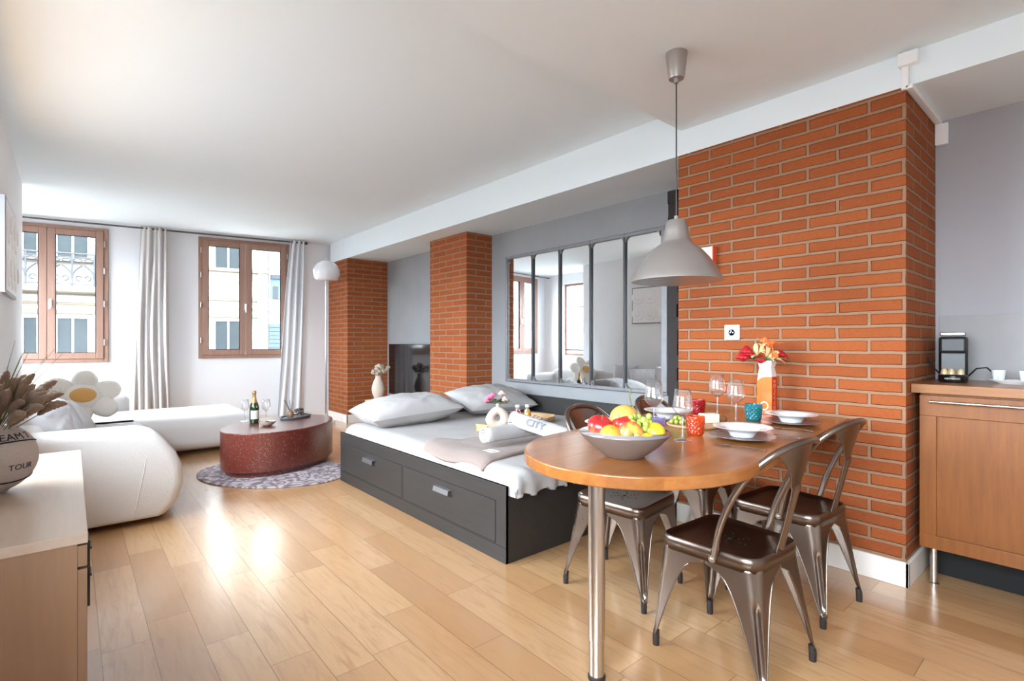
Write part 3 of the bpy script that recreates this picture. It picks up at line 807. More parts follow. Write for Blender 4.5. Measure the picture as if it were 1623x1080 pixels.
# ================================================================== COFFEE TABLE + RUG
def ellipse(cx, cy, a, b_, th, n=72):
    return [(cx + a * math.cos(q) * math.cos(th) - b_ * math.sin(q) * math.sin(th), cy + a * math.cos(q) * math.sin(th) + b_ * math.sin(q) * math.cos(th)) for q in [2 * PI * i / n for i in range(n)]]
ZT = .404
tag(G().prism(ellipse(1.42, 5.04, .52, .72, .55), .001, .012).obj('oval_rug', 'rug', bevel=.004, smooth=30), 'grey patterned oval rug under the red table', 'rug')
t = thing('coffee_table', 'low oval red terrazzo coffee table on the rug', 'coffee table', (1.567, 5.355, .012))
G().prism(ellipse(0, 0, .625, .436, .687), .045, ZT - .012).obj('drum', 'terrazzo', t, bevel=.006, smooth=30)
G().prism(ellipse(0, 0, .585, .396, .687), 0, .045).obj('plinth', 'terrazzo', t, smooth=30)
def ct(u, v): return (u, v, ZT)


def wine_glass(label, loc, group, s=1.0):
    t = thing('wine_glass', label, 'glass', loc, 0, group)
    o = G().lathe([(.0, .100), (.010, .102), (.026, .114), (.040, .131), (.0435, .140), (.0425, .152), (.0375, .185), (.0325, .222)], 36).obj('bowl', 'wine', t, solid=.0012, smooth=180)
    G().lathe([(.0375, 0), (.0375, .0015), (.012, .006), (.0045, .014), (.0035, .03), (.0035, .085), (.007, .098), (.002, .1005)], 32).obj('stem', 'winestem', t, smooth=60)
    t.scale = (s, s, s)
    return t
WG = wine_glass('wine glass left of the champagne bottle on the red table', ct(1.33, 5.72), 'wine glasses', 1.0)
def wg(label, loc, s=1.0, group='wine glasses'):
    c = dup(WG, loc, 0, label, group); c.scale = (s, s, s); return c
wg('wine glass right of the champagne bottle on the red table', ct(1.50, 5.60))
t = thing('champagne_bottle', 'dark green champagne bottle with gold foil neck on the red table', 'bottle', ct(1.365, 5.50))
G().lathe([(.040, 0), (.043, .01), (.043, .15), (.038, .185), (.022, .225), (.0155, .25), (.0145, .29), (.0175, .295), (.0175, .31), (0, .312)], 36).obj('body', 'bottleg', t, smooth=50)
G().lathe([(.031, .205), (.0235, .225), (.0168, .25), (.0158, .288), (.019, .293), (.019, .314), (.012, .322), (0, .322)], 32).obj('foil', 'foil', t, smooth=50)
G().grid(lambda u, v: (.0437 * math.cos(R(-150 + 120 * u)), .0437 * math.sin(R(-150 + 120 * u)), .045 + .085 * v), 16, 3).obj('bottle_label', 'label', t, smooth=180)
t = thing('snack_bowl', 'small grey bowl of nibbles in front of the champagne bottle', 'bowl', ct(1.42, 5.26))
G().lathe([(.03, 0), (.05, .01), (.068, .028), (.078, .045), (.074, .045), (.05, .018), (0, .012)], 32).obj('bowl', 'ceramic', t)
g = G()
for k in range(26):
    a = random.uniform(0, 6.28); r = random.uniform(0, .05); g.ell((r * math.cos(a), r * math.sin(a), .03 + random.uniform(0, .008)), (.008, .008, .006), 6, 4)
o = g.obj('nibbles', 'driedb', t); o['kind'] = 'stuff'
t = thing('stone_tray', 'dark stone tray on the right end of the red table', 'tray', ct(1.80, 5.62), R(30))
g = G().prism(ellipse(0, 0, .19, .10, 0), 0, .012); g.obj('tray', 'stone', t, bevel=.004)
G().tube([(.19 * math.cos(a), .10 * math.sin(a), .016) for a in [2 * PI * i / 48 for i in range(48)]], .008, 8, closed=True).obj('rim', 'stone', t)
t = thing('reed_diffuser', 'brown jar with black reed sticks on the stone tray', 'diffuser', ct(1.745, 5.62)[:2] + (ZT + .013,))
G().lathe([(.028, 0), (.033, .01), (.033, .045), (.024, .058), (.016, .062), (.016, .07), (0, .07)], 24).obj('jar', 'diffuser', t)
for a, l in ((100, .12), (130, .13), (60, .12), (20, .1)):
    G().cyl((0, 0, .05), (.05 * math.cos(R(a)) - .02, .05 * math.sin(R(a)), .05 + l), .0028, seg=6).obj('reed', 'black', t)
t = thing('dried_bouquet', 'bundle of dried brown pods lying on the stone tray', 'dried flowers', (1.85, 5.64, ZT + .013))
g = G()
for k in range(22):
    a = random.uniform(0, 6.28); r = random.uniform(0, .055); z = random.uniform(.015, .085) * (1 - r * 6)
    g.ell((r * math.cos(a), r * math.sin(a), max(.014, z)), (.016, .016, .014), 8, 6, n=.5, ns=3)
g.obj('pods', 'driedb', t)
G().tube([(.03 + .04 * math.cos(a), -.03 + .03 * math.sin(a), .008 + .01 * math.sin(a)) for a in [i * PI / 8 for i in range(16)]], .006, 6, closed=True).obj('ring', 'stone', t)

# ================================================================== ARC LAMP, TV CORNER
t = thing('arc_lamp', 'white floor lamp with round dome shade in the far corner', 'floor lamp', (2.85, 7.56, 0))
t.rotation_euler = (0, 0, R(0))
G().lathe([(.13, 0), (.13, .035), (.12, .045), (.02, .05), (0, .05)], 32).obj('base', 'white', t)
G().cyl((0, 0, .04), (0, 0, 1.55), .011).cyl((0, 0, 1.4), (0, 0, 2.2), .008).obj('pole', 'chrome', t)
sh = Vector((-.085, -.25, 2.20))
G().tube([(0, 0, 2.18), (-.01, -.03, 2.30), (-.035, -.10, 2.385), (-.065, -.19, 2.40), (sh.x, sh.y, 2.385)], .008, 8).obj('arm', 'chrome', t)
rs = .185
prof_ = [(rs * math.sin(a), rs * math.cos(a) * .92) for a in [R(2 + 4 * i) for i in range(31)]]
o = G().lathe([(rs * math.sin(R(3 + 4 * i)), rs * .95 * math.cos(R(3 + 4 * i))) for i in range(32)], 40, c=tuple(sh)).obj('lamp_shade', 'lampwhite', t, solid=.004, smooth=180)
G().cyl(sh + Vector((0, 0, .17)), sh + Vector((0, 0, .21)), .014).ell(sh + Vector((0, 0, -.02)), (.04, .04, .05), 12, 8).cyl(sh + Vector((0, 0, 0)), sh + Vector((0, 0, .17)), .012).obj('socket', 'chrome', t)

t = thing('tv_bench', 'low pale pine bench between two brick pillars', 'bench', (3.36, 6.09, 0))
G().box(-.33, .38, -.55, .53, .385, .42).obj('top', 'pine', t, bevel=.004)
for x in (-.29, .34):
    for y in (-.5, .48): G().box(x - .02, x + .02, y - .02, y + .02, 0, .385).obj('leg', 'pine', t)
t = thing('television', 'large flat television standing on the pine bench', 'television', (3.50, 6.22, .42))
G().box(0, .035, -.62, .62, .04, .76).obj('casing', 'machine', t, bevel=.004)
G().box(-.003, 0, -.61, .61, .052, .75).obj('screen', 'tv', t, smooth=0)
for y in (-.3, .3): G().box(-.08, .1, y - .012, y + .012, 0, .012).box(.005, .03, y - .012, y + .012, 0, .06).obj('foot', 'machine', t)
G().tube([(.0, -.05, .01), (-.1, .02, .03), (-.16, .1, .06), (-.19, .2, .01)], .006, 8).obj('cable', 'machine', t)
t = thing('flower_vase', 'beige ceramic vase with dried pale flowers beside the television', 'vase', (3.17, 6.50, .42))
G().lathe([(.04, 0), (.055, .02), (.085, .10), (.09, .16), (.07, .24), (.045, .29), (.04, .32), (.05, .335), (.044, .335), (.035, .3)], 32).obj('body', 'ceramic', t)
g = G()
for k in range(46):
    a = random.uniform(0, 6.28); r = random.uniform(0, .13); z = .36 + random.uniform(0, .13) * (1 - r * 3)
    g.ell((r * math.cos(a), r * math.sin(a), z), (.028, .028, .022), 8, 5, n=.6, ns=3)
g.obj('flowers', 'dried', t)

# ================================================================== DAYBED
BX0, BX1, BY0, BY1 = 1.78, 3.70, 2.13, 4.38
t = thing('daybed', 'black-brown pull-out daybed with two front drawers', 'bed', (0, 0, 0))
fz = .42
G().box(BX0, BX0 + .018, BY0, BY1, 0, fz).box(BX0 - .001, BX0 + .018, BY0, BY1, 0, fz).obj('front_panel', 'bedblack', t, bevel=.002, smooth=0)
dr = ((2.215, 3.255), (3.275, 4.30))
for (a, c) in dr:
    g = G().box(BX0 - .004, BX0, a + .005, c - .005, .098, .325)
    d = g.obj('drawer', 'bedblack', t, bevel=.002, smooth=0)
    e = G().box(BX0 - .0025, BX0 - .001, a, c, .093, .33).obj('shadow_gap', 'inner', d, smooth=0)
    m_ = (a + c) / 2
    h = G().box(BX0 - .028, BX0 - .004, m_ - .085, m_ + .085, .285, .289)
    h.add([(BX0 - .028, m_ - .085, .289), (BX0 - .028, m_ + .085, .289), (BX0 - .034, m_ + .085, .258), (BX0 - .034, m_ - .085, .258), (BX0 - .025, m_ - .085, .287), (BX0 - .025, m_ + .085, .287), (BX0 - .031, m_ + .085, .258), (BX0 - .031, m_ - .085, .258)],
          [(0, 1, 2, 3), (7, 6, 5, 4), (0, 4, 5, 1), (1, 5, 6, 2), (2, 6, 7, 3), (3, 7, 4, 0)])
    h.obj('handle', 'alu', d, smooth=0)
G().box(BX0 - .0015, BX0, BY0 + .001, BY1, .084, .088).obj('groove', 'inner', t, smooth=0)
G().box(BX0 + .018, BX1, BY0, BY0 + .02, 0, .36).obj('end_panel', 'bedblack', t, smooth=0)
G().box(BX0 + .018, BX1, BY1 - .02, BY1, 0, .40).obj('end_panel', 'bedblack', t, smooth=0)
G().box(2.80, BX1, BY1 - .02, BY1 + .012, .0, .62).obj('head_panel', 'bedblack', t, bevel=.003, smooth=0)
G().box(2.78, BX1, BY0 - .0, BY0 + .03, .0, .60).obj('foot_panel', 'bedblack', t, bevel=.003, smooth=0)
G().box(BX1 - .03, BX1, BY0, BY1, 0, .65).obj('back_panel', 'bedblack', t, bevel=.003, smooth=0)
G().box(BX0 + .018, BX1 - .03, BY0 + .02, BY1 - .02, .2, .24).obj('slatted_base', 'inner', t, smooth=0)
# mattress with sheet
ZM = .50
def matt(u, v):
    """u around the section (closed over the top), v along y"""
    return None
def mattress():
    x0, x1, y0, y1, z0, z1 = BX0 + .022, BX1 - .035, BY0 - .045, BY1 - .035, .25, ZM
    nx, ny = 70, 110
    def fn(u, v):
        a, c = 2 * u - 1, 2 * v - 1
        ea = abs(a) ** 9; ec = abs(c) ** 14
        x = (x0 + x1) / 2 + (x1 - x0) / 2 * math.copysign(min(1, abs(a) * 1.10), a)
        y = (y0 + y1) / 2 + (y1 - y0) / 2 * math.copysign(min(1, abs(c) * 1.06), c)
        oa = max(0, abs(a) * 1.10 - 1) / .10; oc = max(0, abs(c) * 1.06 - 1) / .06
        r = .055
        ra = max(0, abs(a) - .80) / .109; rc = max(0, abs(c) - .885) / .058
        ra = min(1, ra); rc = min(1, rc)
        drop = r * (1 - math.sqrt(max(0, 1 - ra * ra))) + r * (1 - math.sqrt(max(0, 1 - rc * rc)))
        z = z1 - min(drop, r * 1.4) - oa * .16 - oc * (.085 if c < 0 else .16)
        z += .004 * noise.noise(Vector((x * 5, y * 5, 0))) + .006 * noise.noise(Vector((x * 2, y * 2, 5)))
        if c < 0:                                     # gathers at the near end
            k = max(0, 1 - (y - y0) / .16)
            y += k * .010 * math.sin(x * 70 + 3 * math.sin(x * 11)) * (.4 + oc)
            z += k * .004 * math.sin(x * 60 + 1) - oc * .012 * abs(math.sin(x * 17))
            y -= k * .02
            z = max(z, .385 - .012 * abs(math.sin(x * 17)))
        return (x, y, z)
    return G().grid(fn, nx * 2, ny * 2)
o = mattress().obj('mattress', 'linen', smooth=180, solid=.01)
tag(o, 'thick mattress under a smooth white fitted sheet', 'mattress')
# pillows on the bed
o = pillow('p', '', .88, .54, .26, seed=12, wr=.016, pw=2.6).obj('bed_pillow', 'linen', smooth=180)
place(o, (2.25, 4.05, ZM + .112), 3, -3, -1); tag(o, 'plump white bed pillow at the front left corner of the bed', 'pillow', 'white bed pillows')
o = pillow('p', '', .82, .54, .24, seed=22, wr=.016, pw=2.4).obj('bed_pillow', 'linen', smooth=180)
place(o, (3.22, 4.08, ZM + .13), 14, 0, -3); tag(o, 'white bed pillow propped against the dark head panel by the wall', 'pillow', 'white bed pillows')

# blanket
def drape(x, y):                                      # height of the sheet
    e = max(0, (BX0 + .12 - x)) ; return ZM - min(.05, e * e * 4.2)
bl = [(1.79, 3.03), (2.02, 3.17), (2.35, 3.05), (2.95, 3.02), (2.95, 2.52), (2.40, 2.50), (2.14, 2.50), (1.95, 2.42), (1.81, 2.36)]
def blk(u, v):
    # u along x (bed edge -> wall), v along y
    xa = 1.80 + 1.12 * u
    y0 = 2.37 + .12 * min(1, u * 1.3) ; y1 = 3.03 + .12 * math.sin(min(1, u * 4) * PI) * (1 if u < .25 else .3) - .02 * u
    y = y0 + (y1 - y0) * v
    z = drape(xa, y) + .014 + .007 * math.sin(v * 9 + u * 4) + .006 * noise.noise(Vector((xa * 9, y * 9, 2)))
    edge = min(v, 1 - v, u * 1.3) * 14
    z -= .010 * max(0, 1 - edge)
    return (xa + .02 * math.sin(v * 7) * (1 - u), y, z)
t = thing('folded_blanket', 'taupe fleece blanket folded across the foot of the bed', 'blanket')
G().grid(blk, 60, 40).obj('fabric', 'taupe', t, solid=.016, smooth=180, solid_off=0)
G().tube([blk(u, 0) for u in [i / 40 for i in range(41)]], .011, 8).obj('fold', 'taupe', t, smooth=180)
def onbl(p):
    x, y = 1.97 + p.y * .9, 2.50 - p.x * .9
    u = (x - 1.80) / 1.12; y0 = 2.36 + .13 * min(1, u * 2.2); v = (y - y0) / .68
    return Vector((x, y, blk(u, v)[2] + .010 + p.z))
text_mesh('HOME\nSWEET', .040, onbl, .001, 'embroidery', 'pale_thread', t)

# rolled towels
def towel(label, a, b_, r, txt):
    a, b_ = Vector(a), Vector(b_); d = b_ - a; L = d.length
    t = thing('rolled_towel', label, 'towel', a, 0, 'rolled towels on the bed')
    q = d.to_track_quat('X', 'Z'); t.rotation_mode = 'QUATERNION'; t.rotation_quaternion = q
    def fn(u, v):
        ang = 2 * PI * 2.6 * v; rr = r * (.25 + .75 * v)
        k = 1 + .02 * noise.noise(Vector((u * 4, v * 9, L)))
        return (u * L, rr * k * math.cos(ang), rr * k * math.sin(ang))
    G().grid(fn, 10, 120).obj('cloth', 'towel', t, solid=.012, smooth=180)
    def wrap(p):
        an = PI / 2 - p.y / r * 1.0 + AN
        rr = r + .0045 + p.z
        return Vector((L * .52 + p.x, rr * math.cos(an), rr * math.sin(an)))
    AN = {'CITY': R(-150) + PI, 'STAY': R(-185) + PI}[txt.split('\n')[-1]]
    def wrap2(p):
        an = BASE - p.y / r
        rr = r + .006 + p.z
        return Vector((L * OFF + p.x, -rr * math.cos(an), rr * math.sin(an)))
    BASE, OFF, sz = (R(52), .45, .062) if txt.endswith('CITY') else (R(95), .62, .05)
    text_mesh(txt, sz, lambda p: (lambda an: Vector((L * OFF + p.x, -(r + .008 + p.z) * math.cos(an), (r + .008 + p.z) * math.sin(an))))(BASE + p.y / r), .0015, 'embroidery', 'grey_thread', t, bold=.0006)
    return t
zt = ZM + .03
towel('white rolled towel lying on the taupe blanket, under the other towel', (2.03, 2.655, .592), (2.47, 2.66, .592), .060, 'STAY')
towel('white rolled towel with grey lettering resting on top of the other towel', (2.31, 2.70, .672), (2.48, 2.30, .578), .061, 'THE\nCITY')

# breakfast tray
t = thing('serving_tray', 'pale bamboo tray with cut-out handles on the bed', 'tray', (2.82, 3.22, ZM + .004), R(19))
TL, TW = .80, .30
G().box(-TL / 2, TL / 2, -TW / 2, TW / 2, 0, .01).obj('tray_bottom', 'tray', t)
G().box(-TL / 2, TL / 2, -TW / 2, -TW / 2 + .01, 0, .045).box(-TL / 2, TL / 2, TW / 2 - .01, TW / 2, 0, .045).obj('side', 'tray', t, bevel=.002)
for s in (-1, 1):
    x0, x1 = sorted((s * TL / 2, s * (TL / 2 - .012)))
    e = G().box(x0, x1, -TW / 2, TW / 2, 0, .062).obj('end', 'tray', t, bevel=.002)
    G().cbox((s * (TL / 2 + .001), 0, .04), (.004, .09, .02)).obj('handle_slot', 'inner', e, bevel=.009)
def ont(x, y): a = R(19); return (2.82 + x * math.cos(a) - y * math.sin(a), 3.22 + x * math.sin(a) + y * math.cos(a), ZM + .015)


def blossoms(parent, mat, pts, r, name='blossom'):
    for p in pts:
        g = G()
        for k in range(9):
            a = k * 2.4; rr = r * (.35 + .5 * (k / 9))
            m = Matrix.Rotation(a, 3, 'Z') @ Matrix.Rotation(R(50 - 5 * k), 3, 'Y')
            g.ell((p[0] + rr * .6 * math.cos(a), p[1] + rr * .6 * math.sin(a), p[2] + r * .3 * (1 - k / 9)), (r * .5, r * .42, r * .24), 14, 8, m=m)
        g.ell(p, (r * .5, r * .5, r * .45), 10, 8)
        g.obj(name, mat, parent, smooth=180)


def leaves(parent, mat, specs, name='leaf'):
    for (p, d, L, W_) in specs:
        d = Vector(d).normalized(); sd = d.cross(Vector((0, 0, 1))).normalized(); up = sd.cross(d)
        def fn(u, v):
            w_ = W_ * math.sin(PI * min(1, u * .93 + .07)) ** .8
            return Vector(p) + d * (u * L) + sd * ((v - .5) * w_) - up * (.35 * L * u * u * .5 - abs(v - .5) * w_ * .5)
        G().grid(fn, 10, 5).obj(name, mat, parent, solid=.0012, smooth=180)


t = thing('donut_vase', 'white ring-shaped vase with pink and blush flowers on the bamboo tray', 'vase', ont(-.28, .02), R(-35))
def ring(u, v):
    a = 2 * PI * u; b_ = 2 * PI * v
    k = 1 - .25 * max(0, math.sin(a))
    rr = .058; rt = .040 * k
    return ((rr + rt * math.cos(b_)) * math.cos(a) * (1 - .18 * max(0, math.sin(a))), .026 * math.sin(b_), .085 + (rr + rt * math.cos(b_)) * math.sin(a) * (1.12 if math.sin(a) > 0 else .9))
G().grid(ring, 48, 18, True, True).obj('body', 'ceramic', t, smooth=180)
G().lathe([(.02, 0), (.016, .02), (.018, .045), (.014, .045)], 20, c=(0, 0, .165)).box(-.03, .03, -.02, .02, 0, .012).obj('neck', 'ceramic', t)
blossoms(t, 'petal_pink', [(-.07, .0, .25), (-.045, -.03, .27), (-.09, -.01, .225), (-.055, .03, .235)], .035)
blossoms(t, 'petal_blush', [(.05, -.03, .235), (.03, .0, .28)], .04)
leaves(t, 'leafgrey', [((0, 0, .2), (math.cos(a), math.sin(a), .55 + .3 * math.sin(3 * a)), .10, .045) for a in [k * .7 for k in range(9)]])
leaves(t, 'leaf', [((0, 0, .22), (math.cos(a), math.sin(a), .15), .11, .02) for a in [k * 1.1 + .3 for k in range(6)]])


def juice(label, loc, mat):
    t = thing('juice_bottle', label, 'bottle', loc, 0, 'juice bottles')
    G().lathe([(.028, 0), (.031, .006), (.031, .085), (.02, .108), (.0, .11)], 24).obj('juice', mat, t)
    G().lathe([(.030, 0), (.033, .004), (.033, .09), (.018, .118), (.017, .135), (.0175, .14)], 24).obj('glass_body', 'wine', t, smooth=60)
    G().lathe([(.0195, .132), (.0195, .152), (0, .152)], 20).obj('cap', 'white', t)
    return t
juice('bottle of red juice on the bamboo tray', ont(.10, .06), 'juicer')
juice('bottle of orange juice on the bamboo tray', ont(.155, -.005), 'juiceo')
t = thing('water_glass', 'tall clear glass beside the flower vase on the bamboo tray', 'glass', ont(-.17, -.02))
G().lathe([(0, .006), (.024, .006), (.028, .13)], 28).obj('glass_wall', 'wine', t, solid=.002, smooth=180)
def crois(label, loc, rz, s=1):
    def fn(u, v):
        a = (u - .5) * 2.6; R_ = .055
        rr = .026 * s * (math.cos((u - .5) * PI) ** .6 + .12) * (1 + .09 * math.sin(u * 34))
        b_ = 2 * PI * v
        return (R_ * math.sin(a) * (1 + rr * math.cos(b_) / R_), -R_ * math.cos(a) * (1 + rr * math.cos(b_) / R_) + R_, .022 + rr * math.sin(b_) * .9)
    o = G().grid(fn, 40, 14, False, True).obj('croissant', 'croissant', smooth=180)
    o.location = loc; o.rotation_euler = (0, 0, rz); tag(o, label, 'croissant', 'croissants on the tray'); return o
o = crois('large striped croissant beside the juice bottles', ont(.0, .03), 1.2, 1.35); o.location.z += .02
o = G().ell((0, 0, .03), (.034, .034, .032), 20, 12, n=.08, ns=2).obj('plum', 'petal_red'); o.location = ont(-.08, -.05)
tag(o, 'red plum on the bamboo tray in front of the croissant', 'fruit')

# ================================================================== DINING TABLE
TZ, TT = .80, .042
TA = math.atan(.10)
t = thing('dining_table', 'round-ended oiled wood dining table fixed against the brick pillar', 'dining table', (1.66, 1.18, 0), TA)
pts = [(-.0, .42)] + [(-.475 * math.sin(a), .42 * math.cos(a)) for a in [PI * i / 48 for i in range(1, 48)]] + [(0, -.42)]
xe = (XB - 1.66) / math.cos(TA)
pts = pts + [(xe - .042 - .003, -.42), (xe + .042 - .003, .42)]
G().prism(pts, TZ - TT, TZ).obj('tabletop', 'table', t, bevel=.005, seg=3, smooth=30)
lc = Matrix.Rotation(-TA, 3, 'Z') @ Vector((1.425 - 1.66, 1.20 - 1.18, 0))
G().lathe([(.027, 0), (.027, .14), (.030, .142), (.030, TZ - TT)], 40, c=(lc.x, lc.y, 0)).obj('leg', 'steel', t)
G().lathe([(.031, 0), (.031, .012), (.028, .016)], 32, c=(lc.x, lc.y, 0)).obj('foot', 'rubber', t)
G().box(xe - .12, xe - .07, -.3, .3, TZ - TT - .04, TZ - TT).obj('wall_bracket', 'black', t)

# ---- chairs
def make_chair(label, loc, rz):
    t = thing('metal_chair', label, 'chair', loc, rz, 'gunmetal bistro chairs around the dining table')
    HF, HR, YF, YR, ZS = .185, .158, .18, -.18, .45
    def corner_pts(k, grow, z, rad):
        """rounded trapezoid outline, k samples per corner"""
        c = [(HF + grow, YF + grow), (-HF - grow, YF + grow), (-HR - grow, YR - grow), (HR + grow, YR - grow)]
        out = []
        for i in range(4):
            p = Vector(c[i]); a = (Vector(c[i - 1]) - p).normalized(); b_ = (Vector(c[(i + 1) % 4]) - p).normalized()
            for j in range(k):
                s = j / (k - 1)
                p0 = p + a * rad; p2 = p + b_ * rad
                q = p0 * (1 - s) ** 2 + p * 2 * s * (1 - s) + p2 * s * s
                out.append((q.x, q.y, z))
        return out
    k = 8; rings = [(-.02, ZS - .012, .05), (-.006, ZS - .008, .055), (.004, ZS + .002, .06), (.010, ZS - .004, .065), (.012, ZS - .018, .065), (.010, ZS - .05, .065)]
    n = 4 * k; vs = []; fs = []
    g = G()
    for gr, z, rd in rings: vs += corner_pts(k, gr, z, rd)
    for j in range(len(rings) - 1):
        for i in range(n): fs.append((j * n + i, j * n + (i + 1) % n, (j + 1) * n + (i + 1) % n, (j + 1) * n + i))
    fs.append(tuple(range(n)))
    g.add(vs, fs)
    seat = g.obj('seat', 'gunseat', t, solid=.0025, smooth=40)
    h = G()
    for q in range(6):
        for d in (.03, .05, .07):
            a = q * PI / 3 + d * 5; h.cyl((d * math.cos(a), d * math.sin(a), ZS - .0125), (d * math.cos(a), d * math.sin(a), ZS - .0105), .003, seg=8)
    h.cyl((0, 0, ZS - .0125), (0, 0, ZS - .0105), .009, seg=12)
    h.obj('perforations', 'inner', seat, smooth=0)
    # legs: pressed sheet wrapped round each corner
    cs = [(HF + .008, YF + .008), (-HF - .008, YF + .008), (-HR - .008, YR - .008), (HR + .008, YR - .008)]
    feet = [(.205, .215), (-.205, .215), (-.20, -.235), (.20, -.235)]
    for i in range(4):
        c0 = Vector(cs[i]); f0 = Vector(feet[i])
        pa = (Vector(cs[i - 1]) - c0); pb = (Vector(cs[(i + 1) % 4]) - c0)
        ha, hb = pa.length / 2, pb.length / 2; ua, ub = pa.normalized(), pb.normalized()
        def leg(u, v):
            tt = v ** 1.0
            z = ZS - .035 - (ZS - .035 - .045) * tt
            cen = c0.lerp(f0, tt ** 1.15)
            def width(hh):
                if tt < .10: return hh
                q = (tt - .10) / .90
                return .016 + (hh - .016) * max(0, (1 - q ** .30)) * .62 + .044 * (1 - q)
            s = 2 * u - 1
            W_ = width(ha if s < 0 else hb); dr_ = ua if s < 0 else ub
            p = cen + dr_ * (abs(s) * W_)
            # rounded corner: pull toward the inside near s=0
            rad = .05 * (1 - tt) + .012 * tt
            m_ = max(0, 1 - abs(s) * W_ / rad)
            p = p + (ua + ub) * (m_ * m_ * rad * .32)
            if .30 < tt < .97:                          # pressed groove
                gk = min(1, (tt - .30) / .06, (.97 - tt) / .05); rib = max(0, 1 - (abs(s) * W_ / .017) ** 2)
                p = p + (ua + ub) * (.010 * gk * rib)
            return (p.x, p.y, z)
        lg = G().grid(leg, 33, 30).obj('leg', 'gun', t, solid=.003, smooth=60)
        # rolled lip along both free edges
        q = G()
        q.tube([leg(0, v / 24) for v in range(3, 25)], .0035, 6).tube([leg(1, v / 24) for v in range(3, 25)], .0035, 6)
        q.obj('rolled_edge', 'gun', lg, smooth=180)
        d = (f0 - c0) * .10
        fi = f0 + (ua + ub) * .012; di = (c0 - f0) * .12
        G().tube([(fi.x, fi.y, 0.0), (fi.x, fi.y, .030), (fi.x + di.x * .6, fi.y + di.y * .6, .060)], [.0125, .0135, .0115], 12).obj('rubber_foot', 'rubber', lg)
    # back hoop
    half = [(.190, -.045, .415), (.195, -.052, .45), (.203, -.078, .55), (.206, -.122, .655), (.198, -.175, .745), (.172, -.224, .805), (.125, -.260, .841), (.06, -.278, .856), (0, -.284, .860)]
    path = half + [(-x, y, z) for x, y, z in half[-2::-1]]
    rad_ = [.010, .012, .0125, .0125, .0125, .013, .013, .013, .013]; rad_ = rad_ + rad_[-2::-1]
    # smooth the path
    def cr(P, m=5):
        out = []
        for i in range(len(P) - 1):
            p0, p1, p2, p3 = [Vector(P[max(0, min(len(P) - 1, j))]) for j in (i - 1, i, i + 1, i + 2)]
            for s in range(m):
                q_ = s / m
                out.append(.5 * ((2 * p1) + (-p0 + p2) * q_ + (2 * p0 - 5 * p1 + 4 * p2 - p3) * q_ * q_ + (-p0 + 3 * p1 - 3 * p2 + p3) * q_ ** 3))
        out.append(Vector(P[-1])); return out
    G().tube(cr(path), .0125, 12).obj('back_frame', 'gun', t, smooth=180)
    for s in (1, -1):
        G().cyl((s * .175, -.045, .425), (s * .205, -.045, .425), .013, seg=14).ell((s * .205, -.045, .425), (.006, .008, .008), 8, 6).obj('bolt', 'steel', t)
    # back splat: fan at the top, narrow strip to the seat
    zs = [.440, .50, .58, .66, .71, .745, .775, .80, .825, .845]
    hw = [.030, .027, .026, .030, .040, .056, .080, .108, .138, .165]
    def splat(u, v):
        f = v * (len(zs) - 1); i = min(int(f), len(zs) - 2); q_ = f - i
        z = zs[i] * (1 - q_) + zs[i + 1] * q_; w_ = hw[i] * (1 - q_) + hw[i + 1] * q_
        s = 2 * u - 1
        top = .856 - .055 * (abs(s) * w_ / .165) ** 2
        z = min(z, top)
        y = -.185 - .099 * ((z - .44) / .41) ** 1.0 + .06 * (abs(s) * w_ / .165) ** 2
        y += .006 * math.cos(s * PI) * (1 if z < .7 else 0)
        return (s * w_, y, z)
    G().grid(splat, 21, 46).obj('back_splat', 'gun', t, solid=.004, smooth=60)
    return t
ch = make_chair('gunmetal chair in the front with its back to the camera, nearest', (1.945, .968, 0), R(-3))
dup(ch, (2.60, 1.0, 0), R(-4), 'gunmetal chair on the front side of the table beside the brick pillar')
dup(ch, (2.09, 1.58, 0), R(188), 'gunmetal chair on the bed side of the table behind the steel table leg')
dup(ch, (2.74, 1.62, 0), R(186), 'gunmetal chair on the bed side of the table next to the mirror end')

# ---- tableware
def on(x, y, z=TZ): return (x, y, z)
t = thing('fruit_bowl', 'wide taupe stoneware bowl full of fruit on the table end', 'bowl', on(1.475, 1.115))
t.scale = (1.1, 1.1, 1.0)
G().lathe([(.055, 0), (.062, .004), (.075, .016), (.115, .05), (.142, .082), (.145, .086)], 56).obj('outer_body', 'bowl', t, solid=.003, smooth=50)
G().lathe([(0, .012), (.06, .014), (.105, .046), (.138, .082), (.144, .0875)], 56).obj('glazed_inside', 'bowlin', t, solid=.002, smooth=180)
BC = Vector((1.475, 1.115, TZ))
# picture-right vector rv, away vector fv on the table
rv = Vector((.76, -.65, 0)); fv = Vector((.65, .76, 0))
def fb(r_, f_, z): p = BC + rv * r_ * 1.12 + fv * f_ * 1.12; return (p.x, p.y, TZ + z)
def apple(label, loc, r, rot):
    t = thing('apple', label, 'fruit', loc, 0, 'apples in the fruit bowl')
    def fn(u, v):
        th = PI * u; ph = 2 * PI * v
        rr = r * (1 - .10 * math.cos(th * 2) * .0 + .06 * math.sin(th)) * (1 + .02 * math.cos(5 * ph) * math.sin(th))
        z = r * .88 * math.cos(th); z -= .30 * r * math.exp(-((th) / .42) ** 2) * 1; z += .22 * r * math.exp(-((PI - th) / .38) ** 2)
        return (rr * math.sin(th) * math.cos(ph), rr * math.sin(th) * math.sin(ph), z)
    G().grid(fn, 28, 28, False, True).obj('flesh', 'apple', t, smooth=180)
    G().tube([(0, 0, r * .5), (.002, 0, r * .8), (.005, .001, r * 1.02)], .0014, 6).obj('stem', 'stemg', t)
    G().ell((0, 0, -r * .68), (r * .16, r * .16, r * .1), 10, 6, n=.5).obj('calyx', 'stemg', t)
    t.rotation_euler = rot; return t
